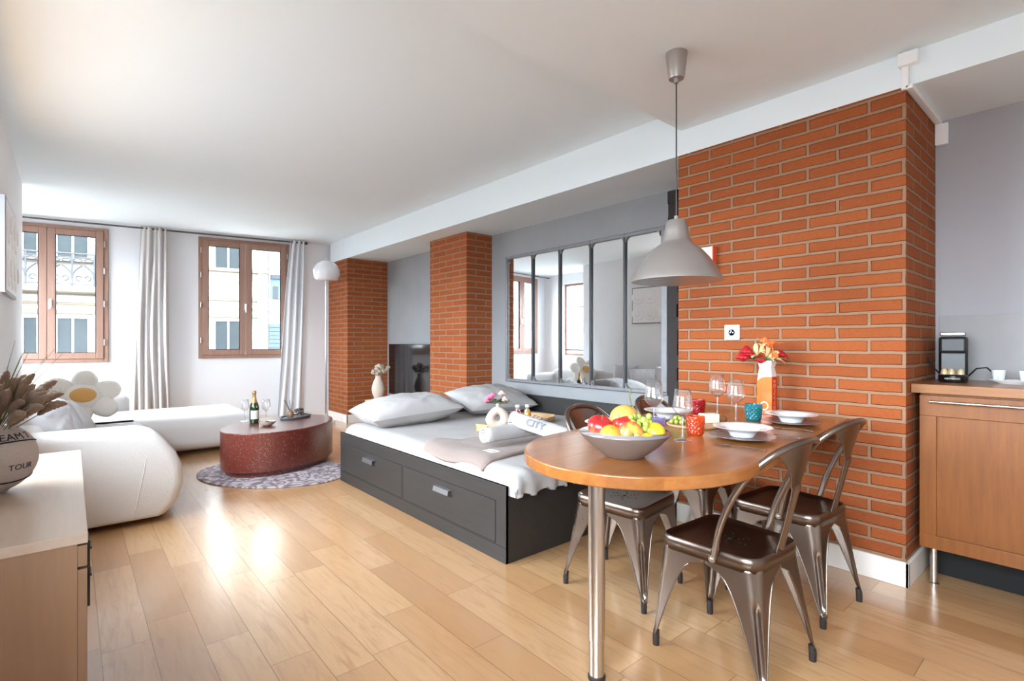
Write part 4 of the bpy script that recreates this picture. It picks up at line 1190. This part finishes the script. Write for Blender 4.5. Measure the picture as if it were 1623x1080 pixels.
apple('red apple at the back left of the fruit bowl', fb(-.075, .01, .105), .043, (.3, -.3, .4))
apple('red apple in the middle behind the front apple', fb(-.005, .015, .108), .038, (-.2, .3, 1.2))
apple('pink-red apple at the front of the fruit bowl showing its calyx', fb(.005, -.055, .088), .042, (R(-95), 0, R(-40)))
def fruit(name, label, cat, loc, r, mat, nub=0, rot=(0, 0, 0), group=None):
    def fn(u, v):
        th = PI * u; ph = 2 * PI * v
        k = nub * (math.exp(-(th / .3) ** 2) + math.exp(-((PI - th) / .3) ** 2))
        return (r[0] * math.sin(th) * math.cos(ph), r[1] * math.sin(th) * math.sin(ph), r[2] * math.cos(th) * (1 + k))
    t = thing(name, label, cat, loc, 0, group)
    G().grid(fn, 28, 28, False, True).obj('peel', mat, t, smooth=180)
    G().ell((0, 0, r[2] * (1 + nub) - .0015), (.0045, .0045, .003), 8, 5).obj('stem_button', 'stemg', t)
    t.rotation_euler = rot
    return t
fruit('orange', 'small orange at the front left of the fruit bowl', 'fruit', fb(-.052, -.045, .083), (.038, .038, .034), 'orange', rot=(.5, -.4, 0))
fruit('grapefruit', 'big pale orange citrus at the back of the fruit bowl', 'fruit', fb(.018, .075, .118), (.056, .056, .052), 'melon', rot=(.1, .1, 0))
fruit('lemon', 'yellow lemon at the right of the fruit bowl', 'fruit', fb(.088, -.02, .085), (.038, .038, .04), 'lemon', .08, (0, 1.3, .3), 'lemons in the fruit bowl')
fruit('lemon', 'yellow lemon low at the front, between apple and the other lemon', 'fruit', fb(.052, -.068, .068), (.028, .028, .034), 'lemon', .1, (0, 1.35, .9), 'lemons in the fruit bowl')
t = thing('grape_bunch', 'bunch of green grapes with a long curled stem in the fruit bowl', 'fruit', fb(.048, -.01, .085))
rg = random.Random(3)
placed = []
while len(placed) < 34:
    q = Vector((rg.uniform(-.045, .045), rg.uniform(-.04, .04), rg.uniform(-.01, .062)))
    if (q.x / .048) ** 2 + (q.y / .042) ** 2 + ((q.z - .01) / .055) ** 2 > 1.1: continue
    if all((q - w_).length > .0145 for w_ in placed): placed.append(q)
    elif rg.random() < .004: placed.append(q)
gm = None
for q in placed:
    if gm is None: gm = G().ell((0, 0, 0), (.0105, .0105, .012), 14, 10).obj('grape', 'grape', t, smooth=180); o = gm
    else: o = gm.copy(); COL.objects.link(o)
    o.location = rv * q.x + fv * q.y + Vector((0, 0, q.z)); o.rotation_euler = (rg.uniform(-.5, .5), rg.uniform(-.5, .5), 0)
sp = [(0, 0, .0), (-.01, .0, .04), (-.018, .003, .075), (-.032, .004, .10), (-.038, .004, .125), (-.036, .004, .145), (-.03, .004, .152)]
G().tube([tuple(rv * a + fv * b_ + Vector((0, 0, c))) for a, b_, c in sp], [.003, .003, .0022, .002, .002, .0024, .003], 8).obj('stem', 'stemg', t, smooth=180)

# wine glasses
wg('wine glass standing nearest, in front of the orange tumbler', on(1.90, 1.145), .94)
wg('wine glass behind the fruit bowl beside the violet tumbler', on(2.03, 1.37), 1.02)
wg('wine glass left of the teal tumbler', on(2.50, 1.215), .98)
wg('wine glass beyond the cheese board near the brick pillar', on(2.68, 1.405), 1.02)


def tumbler(label, loc, mat, r=.034, h=.075):
    t = thing('faceted_tumbler', label, 'glass', loc, 0, 'coloured faceted tumblers')
    def fn(u, v):
        a = 2 * PI * u; z = h * v
        rr = r * (.80 + .26 * v ** .7)
        fac = .0035 * abs(math.sin(6 * a + PI * 4 * v)) * abs(math.sin(6 * a - PI * 4 * v)) * (1 if .06 < v < .88 else .2)
        return ((rr + fac) * math.cos(a), (rr + fac) * math.sin(a), z)
    G().grid(fn, 96, 26, True, False).obj('faceted_wall', mat, t, solid=.003, smooth=12)
    G().lathe([(0, .0), (r * .8, 0), (r * .82, .01), (0, .012)], 32).obj('thick_base', mat, t, smooth=30)
    return t
tumbler('bright orange faceted tumbler in front of the cheese board', on(2.05, 1.175), 'g_orange', .037, .082)
tumbler('dark red faceted tumbler at the back of the table', on(2.66, 1.51), 'g_red', .040, .080)
tumbler('teal faceted tumbler in front of the orange vase', on(2.66, 1.20), 'g_teal', .040, .085)
tumbler('pale violet faceted tumbler behind the fruit bowl', on(1.93, 1.295), 'g_purple', .040, .075)


def setting(i, x, y, r, lab):
    pl = G().lathe([(0, .004), (.08, .004), (.10, .006), (.128, .014), (.130, .0165), (.126, .0165), (.098, .0095), (0, .0075)], 56)
    o = pl.obj('dinner_plate', 'plate', smooth=50); o.location = on(x, y, TZ + .002); o.scale = (r, r, 1)
    G().tube([(.129 * math.cos(a), .129 * math.sin(a), .0155) for a in [2 * PI * i / 56 for i in range(56)]], .0010, 6, closed=True).obj('rim', 'bowlin', o, smooth=180)
    tag(o, 'dark patterned dinner plate ' + lab, 'plate', 'patterned dinner plates')
    o = G().lathe([(.045, 0), (.048, .004), (.055, .018), (.068, .030), (.115, .040), (.117, .042), (.113, .043), (.066, .034), (.05, .018), (0, .010)], 56).obj('soup_plate', 'porcelain', smooth=60)
    o.location = on(x, y, TZ + .0105); tag(o, 'white rimmed soup plate ' + lab, 'soup plate', 'white soup plates')
setting(0, 2.115, 1.0, 1.0, 'at the nearest place in front of the near chair')
setting(1, 2.68, 1.025, 1.0, 'at the place beside the brick pillar, front side')
setting(2, 1.80, 1.43, .95, 'at the bed side place behind the fruit bowl')
setting(3, 2.34, 1.50, .95, 'at the bed side place behind the tall glasses')


def fork(label, loc, rz, spoon=False):
    t = thing('spoon' if spoon else 'fork', label, 'cutlery', loc, rz, 'silver cutlery')
    def fn(u, v):
        w_ = .0035 + .003 * (1 - u) ** 2
        return (-.09 + u * .13, (v - .5) * 2 * w_, .003 + .004 * math.sin(u * PI))
    G().grid(fn, 20, 4).obj('handle', 'chrome', t, solid=.0018, smooth=180)
    if spoon:
        G().ell((.062, 0, .004), (.026, .016, .003), 18, 8).obj('bowl', 'chrome', t)
    else:
        g = G().box(.04, .062, -.011, .011, .0035, .0052)
        for k in range(4): g.box(.062, .10, -.011 + k * .0062, -.0078 + k * .0062, .0035, .0052)
        g.obj('tines', 'chrome', t)
    return t
fork('silver fork left of the nearest plate', on(1.925, .915, TZ + .0005), R(96))
fork('silver fork left of the front plate beside the pillar', on(2.50, .955, TZ + .0005), R(98))
o = fork('spoon peeking out right of the nearest plate', on(2.285, .93, TZ + .0005), R(96), True)

# vase with flowers
t = thing('bottle_vase', 'square white and orange vase with red lily bouquet by the bricks', 'vase', on(2.965, 1.262), R(3))
t.scale = (1.05, 1.05, 1.2)
def sq(h0, h1, w0, w1, name, mat, g=None):
    g = g or G()
    g.add([(-w0, -w0, h0), (w0, -w0, h0), (w0, w0, h0), (-w0, w0, h0), (-w1, -w1, h1), (w1, -w1, h1), (w1, w1, h1), (-w1, w1, h1)],
          [(0, 3, 2, 1), (4, 5, 6, 7), (0, 1, 5, 4), (1, 2, 6, 5), (2, 3, 7, 6), (3, 0, 4, 7)])
    return g
g = sq(0, .165, .037, .037, '', ''); sq(.165, .215, .037, .030, '', '', g); sq(.215, .25, .030, .036, '', '', g)
g.obj('body', 'white', t, bevel=.004)
g = G(); n = 14
arc = [(-.0375 + .055 * (1 - math.cos(a)), .145 + .03 * math.sin(a)) for a in [k * PI / 2 / n for k in range(n + 1)]] + [(.0375, .175), (.0375, .002), (-.0375, .002)]
g.add([(-.0382, -x, z) for x, z in arc], [tuple(range(len(arc)))])
g.add([(-.0372, -x, z) for x, z in arc], [tuple(range(len(arc) - 1, -1, -1))])
g.obj('orange_panel', 'vorange', t, smooth=0)
G().box(-.0378, .0378, -.0382, -.0372, .002, .175).obj('red_panel', 'vred', t, smooth=0)
text_mesh('ORANGE', .036, None, .0006, 'lettering', 'letter', t, loc=(0, -.0386, .088), rot=(R(90), R(-90), 0))
g = G().tube([(-.039, -.0 + .018 * math.cos(a), .04 + .018 * math.sin(a)) for a in [2 * PI * i / 24 for i in range(24)]], .003, 6, closed=True); g.obj('ring_emblem', 'white', t)
RL = lambda a, b_, c: tuple(Matrix.Rotation(R(-3), 3, 'Z') @ (rv * a + fv * b_)) [:2] + (c,)
blossoms(t, 'petal_red', [RL(-.10, 0, .278), RL(-.125, .01, .262), RL(-.115, -.01, .29)], .042)
blossoms(t, 'petal_red', [RL(.07, 0, .275), RL(.088, .01, .265), RL(-.045, -.02, .252)], .036)
blossoms(t, 'petal_orange', [RL(.0, .01, .325), RL(.02, 0, .33), RL(-.012, 0, .34)], .026)
def lily(p, d, mat):
    d = Vector(d).normalized(); q = d.to_track_quat('Z', 'Y').to_matrix()
    for k in range(6):
        a = k * PI / 3
        def fn(u, v):
            w_ = .013 * math.sin(PI * min(1, u * .95 + .05)) ** .8
            r_ = .008 + .062 * u; z = .034 * math.sin(u * 1.9)
            c, s = math.cos(a), math.sin(a); s2 = (v - .5) * 2 * w_
            return Vector(p) + q @ Vector((r_ * c - s2 * s, r_ * s + s2 * c, z))
        G().grid(fn, 9, 5).obj('petal', mat, t, solid=.001, smooth=180)
lily(RL(-.055, 0, .27), (-.5, .2, .8), 'petal_cream'); lily(RL(-.01, -.02, .265), (-.2, -.6, .7), 'petal_cream'); lily(RL(.02, -.02, .262), (.2, -.8, .6), 'petal_orange'); lily(RL(.01, 0, .31), (.0, -.2, 1), 'petal_orange')
leaves(t, 'leaf', [((0, 0, .24), (math.cos(a), math.sin(a), .35), .10, .045) for a in [.5, 1.7, 2.9, 3.9, 4.8, 5.6]])

# cheese board
t = thing('cheese_board', 'round pale wooden board behind the orange tumbler', 'board', on(2.27, 1.31))
G().lathe([(0, 0), (.12, 0), (.125, .006), (.125, .012), (0, .012)], 48).obj('board', 'board', t, bevel=.002)
o = G().cbox((0, 0, .022), (.085, .05, .044)).obj('cheese', 'cheese', bevel=.004); o.location = on(2.34, 1.27, TZ + .0125); o.rotation_euler = (0, 0, R(-30)); tag(o, 'block of white cheese on the round board', 'cheese')
o = G().ell((0, 0, .02), (.032, .024, .021), 20, 12, n=.1, ns=3).obj('bread_piece', 'bread', smooth=180); o.location = on(2.435, 1.255, TZ + .001); tag(o, 'small piece of brown bread beside the white cheese', 'bread')
t = thing('grape_cluster', 'small cluster of green grapes on the round board', 'fruit', on(2.19, 1.345, TZ + .013))
for k in range(11):
    o = gm.copy(); COL.objects.link(o); o.parent = t
    a = k * 2.4; r_ = .008 + .003 * k; o.location = (r_ * math.cos(a), r_ * math.sin(a), .012 + (.016 if k < 4 else 0))

# ================================================================== PENDANT LAMP
t = thing('pendant_lamp', 'grey metal dome pendant lamp hanging over the dining table', 'pendant lamp', (2.256, 1.394, 0))
G().lathe([(.036, ZC2 - .125), (.038, ZC2 - .12), (.052, ZC2 - .006), (.052, ZC2)], 32).lathe([(.012, ZC2 - .145), (.014, ZC2 - .125)], 16).obj('ceiling_cup', 'shade', t)
G().cyl((0, 0, 1.80), (0, 0, ZC2 - .13), .0035, seg=8).obj('cord', 'rail', t)
pr = [(.216, 1.500), (.213, 1.512), (.200, 1.535), (.18, 1.572), (.155, 1.610), (.125, 1.645), (.095, 1.672), (.070, 1.692), (.0665, 1.698), (.058, 1.74), (.047, 1.792), (.040, 1.800), (.012, 1.803), (.010, 1.822), (0, 1.823)]
G().lathe(pr, 64).obj('lamp_shade', 'shade', t, smooth=35)
G().lathe([(.2155, 1.5005), (.211, 1.512), (.197, 1.535), (.177, 1.572), (.152, 1.608), (.122, 1.643), (.09, 1.668), (0, 1.69)], 64).obj('shade_inside', 'shadein', t, smooth=180)
G().ell((0, 0, 1.60), (.03, .03, .04), 16, 10).cyl((0, 0, 1.63), (0, 0, 1.68), .014).obj('bulb', 'plastic', t)

# ================================================================== ON THE BRICKS
t = thing('wall_socket', 'white square power socket on the big brick pillar', 'socket', (XB - .008, 1.53, 1.262))
G().box(-.006, .010, -.047, .047, -.047, .047).obj('cover_plate', 'plastic', t, bevel=.004)
m90 = Matrix.Rotation(R(-90), 4, 'Y')
G().lathe([(.0215, 0), (.0215, .002), (.019, .002), (.018, -.003), (0, -.003)], 32, m=Matrix.Translation((-.006, 0, 0)) @ m90).obj('socket_well', 'relieff', t)
G().cyl((-.009, .008, 0), (-.004, .008, 0), .003).cyl((-.009, -.008, 0), (-.004, -.008, 0), .003).cyl((-.014, 0, .010), (-.004, 0, .010), .0025).obj('contacts', 'chrome', t)
t = thing('wall_box', 'small cream wall box with orange-red edge behind the pendant lamp', 'wall box', (XB, 1.70, 1.735))
G().box(-.034, 0, -.06, .06, -.075, .075).obj('casing', 'thermo', t, bevel=.005)
G().box(-.046, -.0, -.066, -.058, -.076, .076).obj('edge_strip', 'redtrim', t, bevel=.002)

# ================================================================== KITCHEN CABINET
KZ = .995
tag(G().box(3.185, XG - .001, -1.2, YA + .0 - .004, KZ - .045, KZ).obj('worktop', 'worktop', bevel=.003, smooth=0), 'thick oak worktop along the kitchen wall', 'worktop')
t = thing('base_cabinet', 'oak kitchen cabinet with steel rail handle under the worktop', 'cabinet')
y1 = .625; y0 = -.62
G().box(3.42, 3.44, y0, y1, 0, .19).obj('plinth', 'inner', t, smooth=0)  # near-black board added to stand for the dark under the cabinet
G().box(3.225, XG - .02, y0, y1, .19, KZ - .046).obj('carcass', 'cabinet', t, smooth=0)
st = .065
g = G().box(3.2, 3.225, y0, y1, .19, .19 + st).box(3.2, 3.225, y0, y1, KZ - .055 - .10, KZ - .055).box(3.2, 3.225, y0, y0 + st, .19 + st, KZ - .155).box(3.2, 3.225, y1 - st, y1, .19 + st, KZ - .155)
d = g.obj('door', 'cabinet', t, bevel=.002, smooth=0)
G().box(3.215, 3.2245, y0 + st, y1 - st, .19 + st, KZ - .155).obj('door_panel', 'cabinet', d, smooth=0)
G().cyl((3.165, y0 + .05, KZ - .082), (3.165, y1 - .045, KZ - .082), .0065).cyl((3.165, y0 + .1, KZ - .082), (3.2, y0 + .1, KZ - .082), .005).cyl((3.165, y1 - .09, KZ - .082), (3.2, y1 - .09, KZ - .082), .005).obj('handle', 'steel', d)
for y in (.58, -.55):
    for x in (3.262,):
        G().lathe([(.022, 0), (.022, .006), (.0155, .01), (.0155, .19)], 20, c=(x, y, 0)).obj('leg', 'steel', t)

# coffee machine
t = thing('coffee_machine', 'black capsule coffee machine on the worktop beside the bricks', 'coffee machine', (3.52, .545, KZ), R(-90 + 7))
# local: y+ faces away from the room's viewer; front is -y
G().box(-.058, .058, -.035, .13, 0, .235).obj('body', 'machine', t, bevel=.012)
G().box(-.056, .056, -.085, -.03, .15, .235).obj('brew_head', 'machgrey', t, bevel=.014)
G().box(-.05, .05, -.09, .06, .240, .258).obj('lever', 'alu', t, bevel=.005)
G().lathe([(.056, 0), (.06, .006), (.06, .034), (.052, .04), (0, .04)], 32, c=(0, -.055, 0)).box(-.058, .058, -.06, -.02, 0, .038).obj('drip_tray', 'machine', t)
text_mesh('NESPRESSO', .012, None, .0005, 'lettering', 'label', t, loc=(0, -.1155, .02), rot=(R(90), 0, 0))
G().box(-.05, .05, .132, .19, .02, .225).obj('water_tank', 'tank', t, bevel=.01)
mt = Matrix.Rotation(R(83), 4, 'Z')
G().tube([(-.058, .03, .04), (-.085, .05, .07), (-.11, .05, .12), (-.14, .07, .16)], .004, 8).tube([(.058, .0, .03), (.09, .03, .07), (.13, .06, .075), (.17, .08, .03), (.19, .08, .008)], .004, 8).obj('cord', 'machine', t)
for k, x in enumerate((-.034, -.006, .030)):
    o = G().lathe([(.0185, 0), (.0185, .002), (.0155, .003), (.0125, .022), (.007, .029), (0, .029)], 20).obj('coffee_capsule', 'capsule')
    a = R(-83); lx, ly = x, -.062
    o.location = (3.52 + lx * math.cos(a) - ly * math.sin(a), .545 + lx * math.sin(a) + ly * math.cos(a), KZ + .0405)
    tag(o, ['gold coffee capsule at the left on the machine tray', 'gold coffee capsule in the middle on the machine tray', 'gold coffee capsule at the right on the machine tray'][k], 'capsule', 'gold coffee capsules')
t = thing('oval_dish', 'white oval dish under the two cups on the worktop', 'dish', (3.545, .325, KZ))
G().lathe([(.05, 0), (.055, .004), (.095, .016), (.098, .019), (.092, .018), (.05, .008), (0, .007)], 40, sx=.62, sy=1.0).obj('dish', 'cup', t)
def cup(label, loc):
    t = thing('espresso_cup', label, 'cup', loc, 0, 'white espresso cups')
    G().lathe([(0, .003), (.018, .003), (.022, .012), (.029, .058)], 28).obj('cup_wall', 'cup', t, solid=.0025, smooth=60)
    G().tube([(-.025, .0, .045), (-.04, 0, .043), (-.045, 0, .03), (-.036, 0, .018), (-.023, 0, .016)], .003, 8).obj('handle', 'cup', t)
    return t
cup('white espresso cup nearer the coffee machine', (3.56, .375, KZ + .008)); cup('white espresso cup farther from the coffee machine', (3.56, .275, KZ + .008))

# ================================================================== DRESSER (left foreground)
DX, DY0, DY1, DZ = .027, 1.471, 2.626, .78
t = thing('dresser', 'pale oak chest of drawers in the left foreground', 'dresser')
G().box(XL + .002, DX, DY0, DY1, DZ - .022, DZ).obj('top', 'dressertop_lit', t, bevel=.0015, smooth=0)
G().box(XL + .004, DX - .018, DY0 + .004, DY1 - .004, .06, DZ - .022).obj('carcass', 'dresser', t, smooth=0)
G().box(XL + .03, DX - .04, DY0 + .03, DY1 - .03, 0, .06).obj('plinth', 'dresser', t, smooth=0)
zz = [(.065, .38), (.386, .700), (.706, .752)]
for i, (a, c) in enumerate(zz):
    d = G().box(DX - .018, DX - .001, DY0 + .006, DY1 - .006, a, c).obj('drawer', 'dresser', t, bevel=.001, smooth=0)
    for y in (DY0 + .035,):
        hh_ = .045 if i == 2 else .088
        G().box(DX - .001, DX + .004, y - .02, y + .03, c - hh_, c + .006).box(DX - .001, DX + .007, y - .02, y + .03, c - hh_ * .2 - .004, c - hh_ * .2).obj('handle', 'black', d, smooth=0)

# ball vase with plumes
VX, VY = -.17, 2.03
t = thing('ball_vase', 'fuzzy off-white ball-shaped vase with black seams on the dresser', 'vase', (VX, VY, DZ))
rb = .098
G().lathe([(.035, .004)] + [(rb * math.sin(R(a)), rb + rb * math.cos(R(a)) * .99) for a in range(158, 18, -5)] + [(.03, .188), (.024, .186), (.022, .16)], 48).obj('body', 'fuzz', t, smooth=60)
def sph(p, k=1.0): p = Vector(p).normalized() * rb * k; return (p.x, p.y, rb + p.z)
g = G()
for tilt in (18, -32):
    g.tube([sph((math.cos(a), math.sin(a), math.sin(R(tilt)) * 1 + .28 * math.cos(a * 1 + 1.0) * (1 if tilt > 0 else -1)), 1.004) for a in [2 * PI * i / 60 for i in range(60)]], .0022, 6, closed=True)
g.obj('seams', 'seam', t)
def onball(lat, lon, sz):
    def fn(p):
        la = lat + p.y / rb; lo = lon + p.x / rb / math.cos(lat)
        k = 1.012 + p.z / rb
        return Vector((rb * k * math.cos(la) * math.cos(lo), rb * k * math.cos(la) * math.sin(lo), rb + rb * k * math.sin(la)))
    return fn
text_mesh('TEAM 7', .030, onball(R(38), R(-52), 1), .0004, 'print', 'ink', t)
text_mesh('TOUR', .022, onball(R(-12), R(-48), 1), .0004, 'print', 'ink', t)
t = thing('dried_grass_bouquet', 'bouquet of brown bunny-tail and pampas plumes in the ball vase', 'dried grass', (VX, VY, DZ + .18))
rp = random.Random(11)
for k in range(46):
    az = rp.uniform(0, 2 * PI); el = rp.uniform(R(35), R(86))
    if k < 24: az = math.atan2(-.65, .76) + rp.gauss(0, .55); el = rp.uniform(R(32), R(78))
    d = Vector((math.cos(az) * math.cos(el), math.sin(az) * math.cos(el), math.sin(el)))
    L0 = rp.uniform(.06, .125); L1 = rp.uniform(.08, .11); r_ = rp.uniform(.010, .014)
    bend = Vector((0, 0, -.03))
    base = Vector((0, 0, -.03)) + Vector((d.x, d.y, 0)) * .012
    a_ = base + d * L0; b_ = a_ + d * L1 + bend * .6
    o = G()
    steps = 12
    o.tube([a_.lerp(b_, i / steps) + Vector((0, 0, .012 * math.sin(PI * i / steps))) for i in range(steps + 1)], [r_ * (math.sin(PI * min(1, (i + .6) / (steps + .8))) ** .6) * (1 + .15 * math.sin(i * 2.7 + k)) for i in range(steps + 1)], 10)
    ob = o.obj('plume', 'plume', t, smooth=180)
    G().tube([base, a_], .0014, 5).obj('stem', 'stemg', ob)
    q = G()
    for s in range(34):                               # fine hairs
        u = rp.uniform(.05, 1); c = a_.lerp(b_, u) + Vector((0, 0, .012 * math.sin(PI * u)))
        h = (d * .8 + Vector((rp.gauss(0, .5), rp.gauss(0, .5), rp.gauss(0, .5)))).normalized() * rp.uniform(.014, .028)
        sd = h.cross(Vector((.3, .2, .9))).normalized() * .0007
        q.add([c - sd, c + sd, c + h], [(0, 1, 2)])
    hh = q.obj('awns', 'plumelight', ob, smooth=0)
t2 = t
for k in range(7):
    az = math.atan2(-.65, .76) + rp.uniform(-.6, .9); el = R(rp.uniform(45, 75))
    d = Vector((math.cos(az) * math.cos(el), math.sin(az) * math.cos(el), math.sin(el)))
    G().tube([(0, 0, -.02), d * .13, d * .27 + Vector((0, 0, -.012))], [.0012, .001, .0006], 5).obj('thin_stalk', 'stemg', t2)

# low console shelf with a small plant in the recess, seen in the mirror
t = thing('console_shelf', 'narrow dark shelf in the recess left of the windows', 'shelf', (XL2, 7.6, 1.02))
G().box(0, .16, -.45, .45, 0, .03).obj('board', 'rail', t)
